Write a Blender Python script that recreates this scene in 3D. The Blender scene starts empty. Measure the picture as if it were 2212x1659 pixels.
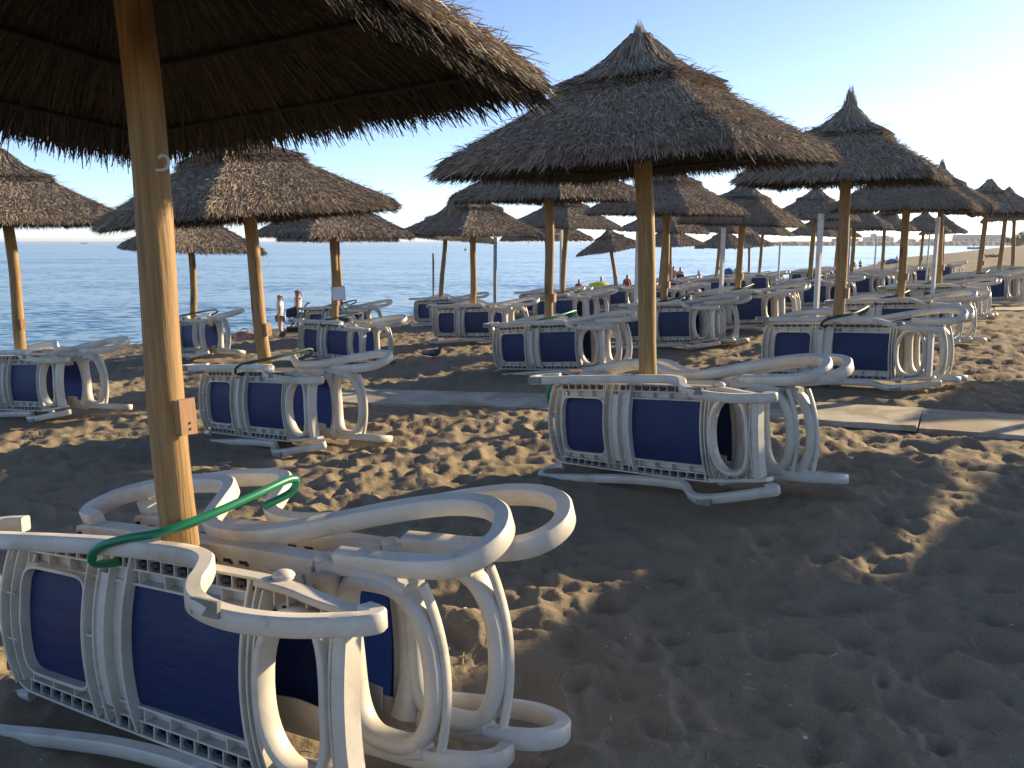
import bpy, math, random
import numpy as np
from mathutils import Vector, Matrix, Quaternion

random.seed(7)
RNG = np.random.default_rng(7)
sc = bpy.context.scene
COL = sc.collection
R_ = math.radians

# ------------------------------------------------------------------ camera, sky, sun, exposure
CAMZ = 1.70
F = 1900.0                      # focal length in pixels of a 2212 px wide picture
CX, CY = 1106.0, 829.5
PITCH = math.atan((CY - 520) / F)
SP, CP = math.sin(PITCH), math.cos(PITCH)
cam_d = bpy.data.cameras.new('camera')
cam = bpy.data.objects.new('camera', cam_d)
COL.objects.link(cam)
cam.location = (0, 0, CAMZ)
cam.rotation_euler = (R_(90) - PITCH, 0, 0)
cam_d.sensor_width = 36
cam_d.lens = F / 2212 * 36
cam_d.clip_start = 0.05
cam_d.clip_end = 12000
sc.camera = cam

HAZE = 0.0002
SUN_AZ, SUN_EL = R_(60), R_(17.5)     # azimuth measured from +Y towards +X
world = bpy.data.worlds.new('World')
sc.world = world
world.use_nodes = True
wn = world.node_tree
wn.nodes.clear()
sky = wn.nodes.new('ShaderNodeTexSky')
sky.sky_type = 'NISHITA'
sky.sun_disc = False
sky.sun_elevation = SUN_EL
sky.sun_rotation = SUN_AZ
sky.air_density = 0.45
sky.dust_density = 0.3
sky.ozone_density = 0.9
bg = wn.nodes.new('ShaderNodeBackground')
bg.inputs['Strength'].default_value = 0.126
wo = wn.nodes.new('ShaderNodeOutputWorld')
wn.links.new(sky.outputs[0], bg.inputs[0])
wn.links.new(bg.outputs[0], wo.inputs[0])

sun_d = bpy.data.lights.new('sun', 'SUN')
sun_d.energy = 5.0
sun_d.angle = R_(0.55)
sun_d.color = (1.0, 0.79, 0.49)
sun = bpy.data.objects.new('sun', sun_d)
COL.objects.link(sun)
sdir = Vector((math.sin(SUN_AZ) * math.cos(SUN_EL), math.cos(SUN_AZ) * math.cos(SUN_EL), math.sin(SUN_EL)))
sun.rotation_euler = sdir.to_track_quat('Z', 'Y').to_euler()
sun.location = (20, 10, 15)

sc.view_settings.view_transform = 'Standard'
sc.view_settings.look = 'None'
sc.view_settings.gamma = 1.0
sc.view_settings.use_curve_mapping = False
sc.view_settings.exposure = 1.12
sc.render.engine = 'CYCLES'
sc.cycles.use_denoising = True
sc.cycles.max_bounces = 6
sc.cycles.transparent_max_bounces = 8

# ------------------------------------------------------------------ small helpers
def ray(px, py, d):
    """world point seen at pixel (px,py) of the 2212 px picture, d metres along the optical axis"""
    x = (px - CX) / F * d
    v = (py - CY) / F * d
    return Vector((x, d * CP - v * SP, CAMZ - (d * SP + v * CP)))

def ray_y(px, py, Y):
    """world point seen at that pixel in the vertical plane Y metres ahead"""
    return ray(px, py, Y / (CP - (py - CY) / F * SP))

def tag(o, label=None, cat=None, group=None, kind=None):
    if label: o['label'] = label
    if cat: o['category'] = cat
    if group: o['group'] = group
    if kind: o['kind'] = kind
    return o

def empty(name, loc=(0, 0, 0), rot=None):
    o = bpy.data.objects.new(name, None)
    o.empty_display_size = 0.2
    COL.objects.link(o)
    o.location = loc
    if rot is not None:
        o.rotation_mode = 'QUATERNION'
        o.rotation_quaternion = rot
    return o

def link(name, me, parent=None):
    o = bpy.data.objects.new(name, me)
    COL.objects.link(o)
    if parent is not None: o.parent = parent
    return o

class MB:
    """collects simple shapes and makes one mesh of them"""
    def __init__(s): s.v = []; s.f = []; s.n = 0
    def add(s, vs, fs):
        vs = np.asarray(vs, float)
        s.v.append(vs)
        s.f += [tuple(i + s.n for i in f) for f in fs]
        s.n += len(vs)
    def box(s, c, size, M=None):
        hx, hy, hz = [q / 2 for q in size]
        v = np.array([(x, y, z) for x in (-hx, hx) for y in (-hy, hy) for z in (-hz, hz)])
        if M is not None: v = v @ np.array(M.to_3x3()).T
        s.add(v + np.array(c), [(0, 1, 3, 2), (4, 6, 7, 5), (0, 4, 5, 1), (2, 3, 7, 6), (0, 2, 6, 4), (1, 5, 7, 3)])
    def sweep(s, pts, w, h, up=(0, 0, 1), closed=False, bev=0.25, taper=None, nring=8):
        """rounded rectangular bar along pts; w across (perpendicular to up and path), h along up"""
        P = np.asarray(pts, float); n = len(P)
        if closed: T = np.roll(P, -1, 0) - np.roll(P, 1, 0)
        else:
            T = np.empty_like(P); T[1:-1] = P[2:] - P[:-2]; T[0] = P[1] - P[0]; T[-1] = P[-1] - P[-2]
        T /= np.linalg.norm(T, axis=1)[:, None] + 1e-12
        U = np.broadcast_to(np.asarray(up, float), P.shape)
        A = np.cross(T, U); A /= np.linalg.norm(A, axis=1)[:, None] + 1e-9
        U = np.cross(A, T)
        b = min(w, h) * bev
        x, y = w / 2, h / 2
        ring = [(x, -y + b), (x, y - b), (x - b, y), (-x + b, y), (-x, y - b), (-x, -y + b), (-x + b, -y), (x - b, -y)]
        k = len(ring)
        tp = np.ones(n) if taper is None else np.asarray(taper)
        V = np.concatenate([P + A * (rx * tp)[:, None] + U * (ry * tp)[:, None] for rx, ry in ring]).reshape(k, n, 3).transpose(1, 0, 2).reshape(-1, 3)
        fs = []
        m = n if closed else n - 1
        for i in range(m):
            a, c = i * k, ((i + 1) % n) * k
            for j in range(k):
                j2 = (j + 1) % k
                fs.append((a + j, c + j, c + j2, a + j2))
        if not closed:
            fs.append(tuple(range(k))); fs.append(tuple((n - 1) * k + j for j in range(k - 1, -1, -1)))
        s.add(V, fs)
    def tube(s, pts, r, k=8, cap=True):
        P = np.asarray(pts, float); n = len(P)
        rr = np.broadcast_to(np.asarray(r, float), (n,))
        T = np.empty_like(P); T[1:-1] = P[2:] - P[:-2]; T[0] = P[1] - P[0]; T[-1] = P[-1] - P[-2]
        T /= np.linalg.norm(T, axis=1)[:, None] + 1e-12
        ref = np.array((0.13, 0.31, 0.94)) if abs(T[0][2]) < 0.9 else np.array((1.0, 0.1, 0))
        A = np.cross(T, ref); A /= np.linalg.norm(A, axis=1)[:, None]
        B = np.cross(T, A)
        V = []
        for i in range(n):
            for j in range(k):
                a = 2 * math.pi * j / k
                V.append(P[i] + rr[i] * (A[i] * math.cos(a) + B[i] * math.sin(a)))
        fs = [(i * k + j, i * k + (j + 1) % k, (i + 1) * k + (j + 1) % k, (i + 1) * k + j) for i in range(n - 1) for j in range(k)]
        if cap: fs += [tuple(range(k - 1, -1, -1)), tuple((n - 1) * k + j for j in range(k))]
        s.add(V, fs)
    def lathe(s, prof, c=(0, 0, 0), k=12, M=None):
        V = []
        for r, z in prof:
            for j in range(k):
                a = 2 * math.pi * j / k
                V.append((r * math.cos(a), r * math.sin(a), z))
        V = np.array(V)
        if M is not None: V = V @ np.array(M.to_3x3()).T
        n = len(prof)
        fs = [(i * k + j, i * k + (j + 1) % k, (i + 1) * k + (j + 1) % k, (i + 1) * k + j) for i in range(n - 1) for j in range(k)]
        fs += [tuple(range(k - 1, -1, -1)), tuple((n - 1) * k + j for j in range(k))]
        s.add(V + np.array(c), fs)
    def grid(s, fn, nu, nv):
        V = [fn(i / nu, j / nv) for i in range(nu + 1) for j in range(nv + 1)]
        s.add(V, [(i * (nv + 1) + j, (i + 1) * (nv + 1) + j, (i + 1) * (nv + 1) + j + 1, i * (nv + 1) + j + 1) for i in range(nu) for j in range(nv)])
    def mesh(s, name, mat=None, smooth=True, angle=40):
        me = bpy.data.meshes.new(name)
        me.from_pydata(np.concatenate(s.v).tolist(), [], s.f)
        if mat: me.materials.append(mat)
        if smooth:
            me.polygons.foreach_set('use_smooth', [True] * len(me.polygons))
            if angle: me.set_sharp_from_angle(angle=R_(angle))
        me.update()
        return me

def fast_mesh(name, V, Q, mat=None, smooth=True):
    """big quad mesh from numpy arrays"""
    me = bpy.data.meshes.new(name)
    V = np.ascontiguousarray(V, np.float32); Q = np.ascontiguousarray(Q, np.int32)
    me.vertices.add(len(V)); me.vertices.foreach_set('co', V.ravel())
    me.loops.add(Q.size); me.loops.foreach_set('vertex_index', Q.ravel())
    me.polygons.add(len(Q))
    me.polygons.foreach_set('loop_start', np.arange(0, Q.size, 4, dtype=np.int32))
    me.polygons.foreach_set('use_smooth', np.full(len(Q), smooth))
    if mat: me.materials.append(mat)
    me.update(calc_edges=True)
    me.validate()
    return me

def spline(pts, n=6, closed=False):
    """Catmull-Rom through pts"""
    P = np.asarray(pts, float); m = len(P); out = []
    rng = range(m) if closed else range(m - 1)
    for i in rng:
        if closed: p0, p1, p2, p3 = P[(i - 1) % m], P[i], P[(i + 1) % m], P[(i + 2) % m]
        else: p0, p1, p2, p3 = P[max(i - 1, 0)], P[i], P[i + 1], P[min(i + 2, m - 1)]
        for k in range(n):
            t = k / n
            out.append(0.5 * ((2 * p1) + (-p0 + p2) * t + (2 * p0 - 5 * p1 + 4 * p2 - p3) * t * t + (-p0 + 3 * p1 - 3 * p2 + p3) * t ** 3))
    if not closed: out.append(P[-1])
    return np.array(out)

# ------------------------------------------------------------------ materials
def new_mat(name):
    m = bpy.data.materials.new(name); m.use_nodes = True
    nt = m.node_tree
    b = nt.nodes['Principled BSDF']
    return m, nt, b

def nd(nt, t, **kw):
    n = nt.nodes.new(t)
    for k, v in kw.items(): setattr(n, k, v)
    return n

def noise(nt, vec, scale, detail=4, rough=0.55, dist=0.0):
    n = nd(nt, 'ShaderNodeTexNoise')
    n.inputs['Scale'].default_value = scale; n.inputs['Detail'].default_value = detail
    n.inputs['Roughness'].default_value = rough; n.inputs['Distortion'].default_value = dist
    if vec is not None: nt.links.new(vec, n.inputs['Vector'])
    return n.outputs['Fac']

def ramp(nt, fac, stops):
    r = nd(nt, 'ShaderNodeValToRGB')
    el = r.color_ramp.elements
    while len(el) < len(stops): el.new(0.5)
    for e, (p, c) in zip(el, stops):
        e.position = p; e.color = (*c, 1) if len(c) == 3 else c
    nt.links.new(fac, r.inputs[0])
    return r.outputs[0]

def mixc(nt, fac, a, b, mode='MIX'):
    m = nd(nt, 'ShaderNodeMix', data_type='RGBA', blend_type=mode)
    for s, v in ((0, fac), (6, a), (7, b)):
        if isinstance(v, (int, float)): m.inputs[s].default_value = v
        elif isinstance(v, tuple): m.inputs[s].default_value = (*v, 1)
        else: nt.links.new(v, m.inputs[s])
    return m.outputs[2]

def math_n(nt, op, a, b=None):
    m = nd(nt, 'ShaderNodeMath', operation=op)
    for i, v in enumerate((a, b)):
        if v is None: continue
        if isinstance(v, (int, float)): m.inputs[i].default_value = v
        else: nt.links.new(v, m.inputs[i])
    return m.outputs[0]

def coords(nt, kind='Object', scale=(1, 1, 1), random_shift=False):
    tc = nd(nt, 'ShaderNodeTexCoord')
    mp = nd(nt, 'ShaderNodeMapping')
    mp.inputs['Scale'].default_value = scale
    nt.links.new(tc.outputs[kind], mp.inputs['Vector'])
    if random_shift:
        oi = nd(nt, 'ShaderNodeObjectInfo')
        cx = nd(nt, 'ShaderNodeCombineXYZ')
        for i in range(3):
            nt.links.new(math_n(nt, 'MULTIPLY', oi.outputs['Random'], 37.0 * (i + 1)), cx.inputs[i])
        nt.links.new(cx.outputs[0], mp.inputs['Location'])
    return mp.outputs[0]

def bump(nt, b, height, strength, dist):
    n = nd(nt, 'ShaderNodeBump')
    n.inputs['Strength'].default_value = strength; n.inputs['Distance'].default_value = dist
    nt.links.new(height, n.inputs['Height'])
    nt.links.new(n.outputs[0], b.inputs['Normal'])

def plain(name, col, rough=0.6, var=0.0, scale=8, metallic=0):
    m, nt, b = new_mat(name)
    b.inputs['Roughness'].default_value = rough
    b.inputs['Metallic'].default_value = metallic
    if var:
        f = noise(nt, coords(nt, 'Object', random_shift=True), scale)
        dk = tuple(c * (1 - var) for c in col); lt = tuple(min(1, c * (1 + var)) for c in col)
        nt.links.new(ramp(nt, f, [(0.3, dk), (0.7, lt)]), b.inputs['Base Color'])
    else: b.inputs['Base Color'].default_value = (*col, 1)
    return m

# sand
M_SAND, nt, b = new_mat('sand')
vec = coords(nt, 'Object')
big = noise(nt, vec, 0.9, 5, 0.6)
mid = noise(nt, vec, 9, 4, 0.6)
fine = noise(nt, vec, 160, 3, 0.7)
c = ramp(nt, big, [(0.3, (0.235, 0.182, 0.118)), (0.7, (0.325, 0.255, 0.165))])
c = mixc(nt, 0.30, c, ramp(nt, mid, [(0.3, (0.205, 0.160, 0.105)), (0.75, (0.350, 0.278, 0.185))]))
c = mixc(nt, 0.45, c, ramp(nt, fine, [(0.30, (0.085, 0.068, 0.050)), (0.5, (0.205, 0.168, 0.120)), (0.72, (0.36, 0.30, 0.22))]))
vor = nd(nt, 'ShaderNodeTexVoronoi'); vor.inputs['Scale'].default_value = 22
nt.links.new(vec, vor.inputs['Vector'])
speck = math_n(nt, 'LESS_THAN', vor.outputs['Distance'], 0.055)
sel = math_n(nt, 'GREATER_THAN', noise(nt, vec, 31, 1), 0.56)
c = mixc(nt, math_n(nt, 'MULTIPLY', speck, sel), c, (0.55, 0.5, 0.42))
nt.links.new(c, b.inputs['Base Color'])
b.inputs['Roughness'].default_value = 0.95
b.inputs['Specular IOR Level'].default_value = 0.15
hh = math_n(nt, 'ADD', math_n(nt, 'MULTIPLY', fine, 0.25), math_n(nt, 'MULTIPLY', noise(nt, vec, 38, 4, 0.6), 1.0))
bump(nt, b, hh, 0.55, 0.012)
# wet sand by the water gets darker: real property of the strip at the waterline (object space height)
sep = nd(nt, 'ShaderNodeSeparateXYZ'); nt.links.new(vec, sep.inputs[0])
wet = nd(nt, 'ShaderNodeMapRange'); wet.inputs['From Min'].default_value = -1.62; wet.inputs['From Max'].default_value = -1.35
wet.inputs['To Min'].default_value = 1; wet.inputs['To Max'].default_value = 0
nt.links.new(sep.outputs[2], wet.inputs[0])
c2 = mixc(nt, wet.outputs[0], c, (0.11, 0.088, 0.06))
nt.links.new(c2, b.inputs['Base Color'])

# water
M_WATER, nt, b = new_mat('sea_water')
vec = coords(nt, 'Object', (1, 1, 1))
vecs = coords(nt, 'Object', (0.55, 1.0, 1.0))
w1 = noise(nt, vecs, 0.45, 5, 0.62, 0.6)
w2 = noise(nt, vecs, 2.6, 4, 0.6, 0.4)
w3 = noise(nt, vec, 0.03, 3, 0.5)
b.inputs['Base Color'].default_value = (0.012, 0.060, 0.105, 1)
nt.links.new(ramp(nt, w3, [(0.35, (0.014, 0.065, 0.110)), (0.65, (0.026, 0.090, 0.135))]), b.inputs['Base Color'])
b.inputs['Roughness'].default_value = 0.18
b.inputs['IOR'].default_value = 1.333
def slope(scale, amp, vec, dist=0.4, det=2):
    n = nd(nt, 'ShaderNodeTexNoise'); n.inputs['Scale'].default_value = scale; n.inputs['Detail'].default_value = det; n.inputs['Distortion'].default_value = dist
    nt.links.new(vec, n.inputs['Vector'])
    a = nd(nt, 'ShaderNodeVectorMath', operation='SUBTRACT'); nt.links.new(n.outputs['Color'], a.inputs[0]); a.inputs[1].default_value = (0.5, 0.5, 0.5)
    m = nd(nt, 'ShaderNodeVectorMath', operation='MULTIPLY'); nt.links.new(a.outputs[0], m.inputs[0]); m.inputs[1].default_value = (amp, amp, 0)
    return m.outputs[0]
def vadd(a, b_):
    m = nd(nt, 'ShaderNodeVectorMath', operation='ADD')
    for i, q in enumerate((a, b_)):
        if isinstance(q, tuple): m.inputs[i].default_value = q
        else: nt.links.new(q, m.inputs[i])
    return m.outputs[0]
ripple = coords(nt, 'Object', (0.6, 1.0, 1.0))
sl = vadd(vadd(slope(0.5, 0.17, ripple), slope(2.2, 0.40, ripple, 0.6)), slope(0.06, 0.16, coords(nt, 'Object', (0.35, 1.0, 1.0))))
nm = nd(nt, 'ShaderNodeVectorMath', operation='NORMALIZE')
nt.links.new(vadd(sl, (0.0, 0.0, 1.0)), nm.inputs[0])
nt.links.new(nm.outputs[0], b.inputs['Normal'])

# foam
M_FOAM, nt, b = new_mat('sea_foam')
vec = coords(nt, 'Object', (1, 1, 1))
b.inputs['Base Color'].default_value = (0.75, 0.77, 0.78, 1)
b.inputs['Roughness'].default_value = 0.9
f = noise(nt, vec, 1.3, 6, 0.7, 1.2)
a = ramp(nt, f, [(0.52, (0, 0, 0)), (0.66, (0.9, 0.9, 0.9))])
nt.links.new(a, b.inputs['Alpha'])

# thatch
def thatch_mat(name, k=1.0):
    m, nt, b = new_mat(name)
    gm = nd(nt, 'ShaderNodeNewGeometry')
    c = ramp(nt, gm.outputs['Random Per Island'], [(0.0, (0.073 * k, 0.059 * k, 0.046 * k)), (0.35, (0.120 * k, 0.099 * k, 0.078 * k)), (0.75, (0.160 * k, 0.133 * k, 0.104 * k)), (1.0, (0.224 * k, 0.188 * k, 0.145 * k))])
    vec = coords(nt, 'Object', random_shift=True)
    f = noise(nt, vec, 2.2, 4)
    c = mixc(nt, 0.5, c, ramp(nt, f, [(0.3, (0.6, 0.6, 0.62)), (0.7, (1.25, 1.2, 1.12))]), 'MULTIPLY')
    nt.links.new(c, b.inputs['Base Color'])
    b.inputs['Roughness'].default_value = 0.85
    b.inputs['Specular IOR Level'].default_value = 0.2
    return m
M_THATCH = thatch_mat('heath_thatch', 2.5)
M_INNER = thatch_mat('inner_thatch', 0.42)  # same thatch, darkened: the shade under the roof is in its colour
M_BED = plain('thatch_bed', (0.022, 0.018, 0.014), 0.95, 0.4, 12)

# pole wood
M_WOOD, nt, b = new_mat('pole_wood')
vec = coords(nt, 'Object', (9, 9, 0.55), True)
g = noise(nt, vec, 3.2, 5, 0.6, 1.4)
g2 = noise(nt, coords(nt, 'Object', (40, 40, 1.6), True), 2.0, 3, 0.6, 0.4)
c = ramp(nt, g, [(0.28, (0.16, 0.09, 0.034)), (0.48, (0.31, 0.185, 0.070)), (0.7, (0.42, 0.262, 0.108))])
c = mixc(nt, 0.45, c, ramp(nt, g2, [(0.3, (0.13, 0.076, 0.030)), (0.7, (0.44, 0.28, 0.122))]))
vk = nd(nt, 'ShaderNodeTexVoronoi'); vk.inputs['Scale'].default_value = 1.0
nt.links.new(coords(nt, 'Object', (5, 5, 1.7), True), vk.inputs['Vector'])
kn = ramp(nt, vk.outputs['Distance'], [(0.10, (1, 1, 1)), (0.21, (0, 0, 0))])
c = mixc(nt, math_n(nt, 'MULTIPLY', kn, 0.8), c, (0.10, 0.05, 0.02))
gl = noise(nt, coords(nt, 'Object', (1, 1, 1), True), 1.6, 3)
c = mixc(nt, 0.5, c, ramp(nt, gl, [(0.3, (0.72, 0.72, 0.74)), (0.7, (1.1, 1.08, 1.02))]), 'MULTIPLY')
nt.links.new(c, b.inputs['Base Color'])
b.inputs['Roughness'].default_value = 0.62
b.inputs['Specular IOR Level'].default_value = 0.35
bump(nt, b, math_n(nt, 'ADD', g2, math_n(nt, 'MULTIPLY', g, 0.7)), 0.35, 0.01)

M_BOX, nt, b = new_mat('box_plywood')
g = noise(nt, coords(nt, 'Object', (30, 30, 3), True), 3, 4, 0.6, 0.5)
nt.links.new(ramp(nt, g, [(0.3, (0.30, 0.155, 0.075)), (0.7, (0.42, 0.235, 0.12))]), b.inputs['Base Color'])
b.inputs['Roughness'].default_value = 0.6
M_DARKWOOD = plain('batten_wood', (0.016, 0.013, 0.010), 0.9, 0.3, 15)

# white plastic with grime
M_PLASTIC, nt, b = new_mat('white_plastic')
vec = coords(nt, 'Object', random_shift=True)
g = noise(nt, vec, 5, 6, 0.65, 0.3)
g2 = noise(nt, vec, 45, 3, 0.6)
c = ramp(nt, g, [(0.28, (0.42, 0.375, 0.305)), (0.5, (0.555, 0.518, 0.445)), (0.75, (0.635, 0.602, 0.535))])
spot = ramp(nt, noise(nt, vec, 17, 2, 0.5), [(0.70, (0, 0, 0)), (0.76, (1, 1, 1))])
c = mixc(nt, math_n(nt, 'MULTIPLY', spot, 0.55), c, (0.38, 0.32, 0.25))
nt.links.new(c, b.inputs['Base Color'])
b.inputs['Roughness'].default_value = 0.42
b.inputs['Specular IOR Level'].default_value = 0.4
b.inputs['Subsurface Weight'].default_value = 0.0
bump(nt, b, g2, 0.12, 0.004)

# blue sling fabric
M_FABRIC, nt, b = new_mat('blue_mesh_fabric')
tc = nd(nt, 'ShaderNodeTexCoord')
chk = nd(nt, 'ShaderNodeTexChecker'); chk.inputs['Scale'].default_value = 260
nt.links.new(tc.outputs['Object'], chk.inputs['Vector'])
vec = coords(nt, 'Object', random_shift=True)
f = noise(nt, vec, 3.5, 4)
c = ramp(nt, f, [(0.3, (0.005, 0.015, 0.066)), (0.7, (0.008, 0.023, 0.094))])
c = mixc(nt, math_n(nt, 'MULTIPLY', chk.outputs['Fac'], 0.35), c, (0.013, 0.030, 0.098))
nt.links.new(c, b.inputs['Base Color'])
b.inputs['Roughness'].default_value = 0.55
b.inputs['Specular IOR Level'].default_value = 0.35
bump(nt, b, math_n(nt, 'ADD', math_n(nt, 'MULTIPLY', noise(nt, coords(nt, 'Object', (1.5, 1, 5), True), 2.2, 3), 3.0), math_n(nt, 'MULTIPLY', chk.outputs['Fac'], 0.05)), 0.18, 0.02)
tr = nd(nt, 'ShaderNodeBsdfTranslucent'); tr.inputs[0].default_value = (0.02, 0.05, 0.30, 1)
mx = nd(nt, 'ShaderNodeMixShader'); mx.inputs[0].default_value = 0.08
out = nt.nodes['Material Output']
nt.links.new(b.outputs[0], mx.inputs[1]); nt.links.new(tr.outputs[0], mx.inputs[2]); nt.links.new(mx.outputs[0], out.inputs[0])

M_RUBBER = plain('grey_rubber', (0.19, 0.19, 0.16), 0.7, 0.2, 20)
M_CLIP = plain('dark_clip', (0.02, 0.022, 0.03), 0.6)
M_HOSE, nt, b = new_mat('green_hose')
w = nd(nt, 'ShaderNodeTexWave'); w.inputs['Scale'].default_value = 60; w.wave_type = 'BANDS'; w.bands_direction = 'DIAGONAL'
nt.links.new(coords(nt, 'Object'), w.inputs['Vector'])
nt.links.new(ramp(nt, w.outputs['Fac'], [(0.3, (0.008, 0.13, 0.060)), (0.8, (0.018, 0.24, 0.115))]), b.inputs['Base Color'])
b.inputs['Roughness'].default_value = 0.35
M_POST = plain('white_post_paint', (0.60, 0.59, 0.56), 0.6, 0.18, 6)
M_GREYPOST = plain('weathered_post', (0.30, 0.29, 0.27), 0.8, 0.25, 8)
M_STONE, nt, b = new_mat('path_slab')
vec = coords(nt, 'Object', (1, 1, 1), True)
g = noise(nt, vec, 2.5, 6, 0.65, 0.3); g2 = noise(nt, coords(nt, 'Object', (2.2, 14, 4), True), 3, 5, 0.7)
c = ramp(nt, g, [(0.3, (0.36, 0.31, 0.24)), (0.7, (0.53, 0.48, 0.40))])
c = mixc(nt, 0.5, c, ramp(nt, g2, [(0.35, (0.27, 0.225, 0.165)), (0.62, (0.55, 0.51, 0.45))]))
tcw = nd(nt, 'ShaderNodeNewGeometry')
blown = noise(nt, tcw.outputs['Position'], 1.7, 5, 0.65, 0.5)
c = mixc(nt, ramp(nt, blown, [(0.44, (0, 0, 0)), (0.60, (0.95, 0.95, 0.95))]), c, (0.285, 0.225, 0.150))
nt.links.new(c, b.inputs['Base Color']); b.inputs['Roughness'].default_value = 0.85
bump(nt, b, g2, 0.3, 0.01)
M_PAPER = plain('white_board', (0.72, 0.73, 0.75), 0.5, 0.05)

# ------------------------------------------------------------------ ground
TH, NH = np.array((0.573, 0.82)), np.array((-0.82, 0.573))   # along the shore, towards the sea
_pn = np.array([-300, -60, -20, -6, 0, 2.5, 6.5, 11, 14, 15.5, 17, 19, 22, 24, 26, 29, 45, 300.])
_pz = np.array([3.0, 1.3, 0.55, 0.22, 0.08, 0.05, -0.12, -0.36, -0.50, -0.61, -0.82, -1.17, -1.50, -1.64, -1.71, -2.0, -3.2, -5.])
_fn = np.arange(-300, 301, 0.25)
_fz = np.interp(_fn, _pn, _pz)
_fz = np.convolve(np.pad(_fz, 8, mode='edge'), np.ones(17) / 17, 'valid')
_st = np.array([-400, 0, 15, 40, 80, 110, 140, 165, 220, 300, 450, 600, 5000.])
_sn = np.array([40, 28, 27.0, 25.6, 25.2, 26.5, 31, 35.5, 39, 42, 47, 56, 56.])
_bt = np.array([-400, 90, 150, 300, 700, 5000.]); _bz = np.array([0, 0, 0.45, 0.8, 1.2, 1.2])

FIX = []
def base_z(x, y):
    n = NH[0] * x + NH[1] * y; t = TH[0] * x + TH[1] * y
    sh = np.interp(t, _st, _sn) - 26
    n2 = n - sh
    z = np.interp(n2, _fn, _fz)
    up = np.interp(t, _bt, _bz)
    z = z + up * np.clip((20 - n2) / 14, 0, 1) + 0.004 * np.clip(t, 0, 20)
    ws, ds = 0.25, 0.0
    for (gx, gy, dz) in FIX:
        w_ = np.exp(-((x - gx) ** 2 + (y - gy) ** 2) / (2 * 1.7 ** 2)); ws = ws + w_; ds = ds + w_ * dz
    return z + ds / ws

FITS = {'A': (-1.171, 2.746, 0.34, -34.3, -5.5, 5.6), 'B': (0.958, 5.882, 0.423, -50.6, -1.9, 6.2), 'D': (-2.353, 8.017, 0.196, -41.8, -3.4, 4.9),
        'E': (-5.594, 9.841, 0.105, -33.4, -5.1, 4.8), 'C': (3.739, 9.806, 0.474, -40.3, -6.8, 3.0), 'I': (0.532, 12.15, 0.239, -38.5, -1.0, 5.2),
        'G': (-3.10, 15.10, -0.03, -42.9, -3.1, 1.6), 'H': (-0.81, 17.45, 0.094, -36.2, -2.8, 3.8), 'L': (2.62, 14.81, 0.306, -43.8, -2.2, 4.6),
        'P': (4.47, 17.29, 0.369, -37.5, -2.3, 4.1), 'R': (7.71, 22.87, 0.329, -46, -2.6, 3.6), 'J': (1.21, 21.71, 0.038, -50, -2.4, 4.4),
        'Fb': (-6.00, 16.14, -0.047, -49.3, -2.4, 6.4), 'Hb': (-1.92, 23.88, -0.178, -37.4, -2.6, 3.8), 'K': (3.25, 27.9, -0.10, -45.0, -2.1, 4.1),
        'Y': (11.86, 22.23, 0.496, -35.3, -2.6, 4.4), 'T': (10.43, 26.85, 0.355, -48, -2.0, 4.0)}   # front lounger of each stack: centre, heading, roll, rise of the ring end
_t = [(q[0], q[1], q[2] - 0.415 - (0.07 if k == 'A' else 0)) for k, q in FITS.items()]
_f = [(gx, gy, zt - float(base_z(np.array([gx]), np.array([gy]))[0])) for gx, gy, zt in _t]
FIX += _f

def hsh(i, j, k):
    h = (i.astype(np.int64) * 374761393 + j.astype(np.int64) * 668265263 + k * 2147483647 + 1013904223) & 0xffffffff
    h = ((h ^ (h >> 13)) * 1274126177) & 0xffffffff
    h = (h ^ (h >> 16)) & 0xffffffff
    h = (h * 2246822519) & 0xffffffff
    return ((h ^ (h >> 15)) & 0xffffff) / float(0x1000000)

def vnoise(x, y, k):
    i, j = np.floor(x), np.floor(y); fx, fy = x - i, y - j
    fx = fx * fx * (3 - 2 * fx); fy = fy * fy * (3 - 2 * fy)
    a, b_, c_, d_ = hsh(i, j, k), hsh(i + 1, j, k), hsh(i, j + 1, k), hsh(i + 1, j + 1, k)
    return (a * (1 - fx) + b_ * fx) * (1 - fy) + (c_ * (1 - fx) + d_ * fx) * fy

def dents(x, y, cell, seed, depth, rmin, rmax, prob=1.0):
    h = np.zeros_like(x)
    i0, j0 = np.floor(x / cell), np.floor(y / cell)
    for di in (-1, 0, 1):
        for dj in (-1, 0, 1):
            i, j = i0 + di, j0 + dj
            cx_ = (i + hsh(i, j, seed)) * cell; cy_ = (j + hsh(i, j, seed + 1)) * cell
            r = rmin + (rmax - rmin) * hsh(i, j, seed + 2)
            an = hsh(i, j, seed + 3) * math.pi; el = 1.0 + 0.9 * hsh(i, j, seed + 4)
            dp = depth * (0.35 + 0.9 * hsh(i, j, seed + 5)) * (hsh(i, j, seed + 6) < prob)
            dx, dy = x - cx_, y - cy_
            u = (dx * np.cos(an) + dy * np.sin(an)) / el; v = -dx * np.sin(an) + dy * np.cos(an)
            q = np.sqrt(u * u + v * v) / r
            h += dp * (-np.exp(-(q ** 2.6)) + 0.42 * np.exp(-((q - 1.35) / 0.42) ** 2))
    return h

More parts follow.
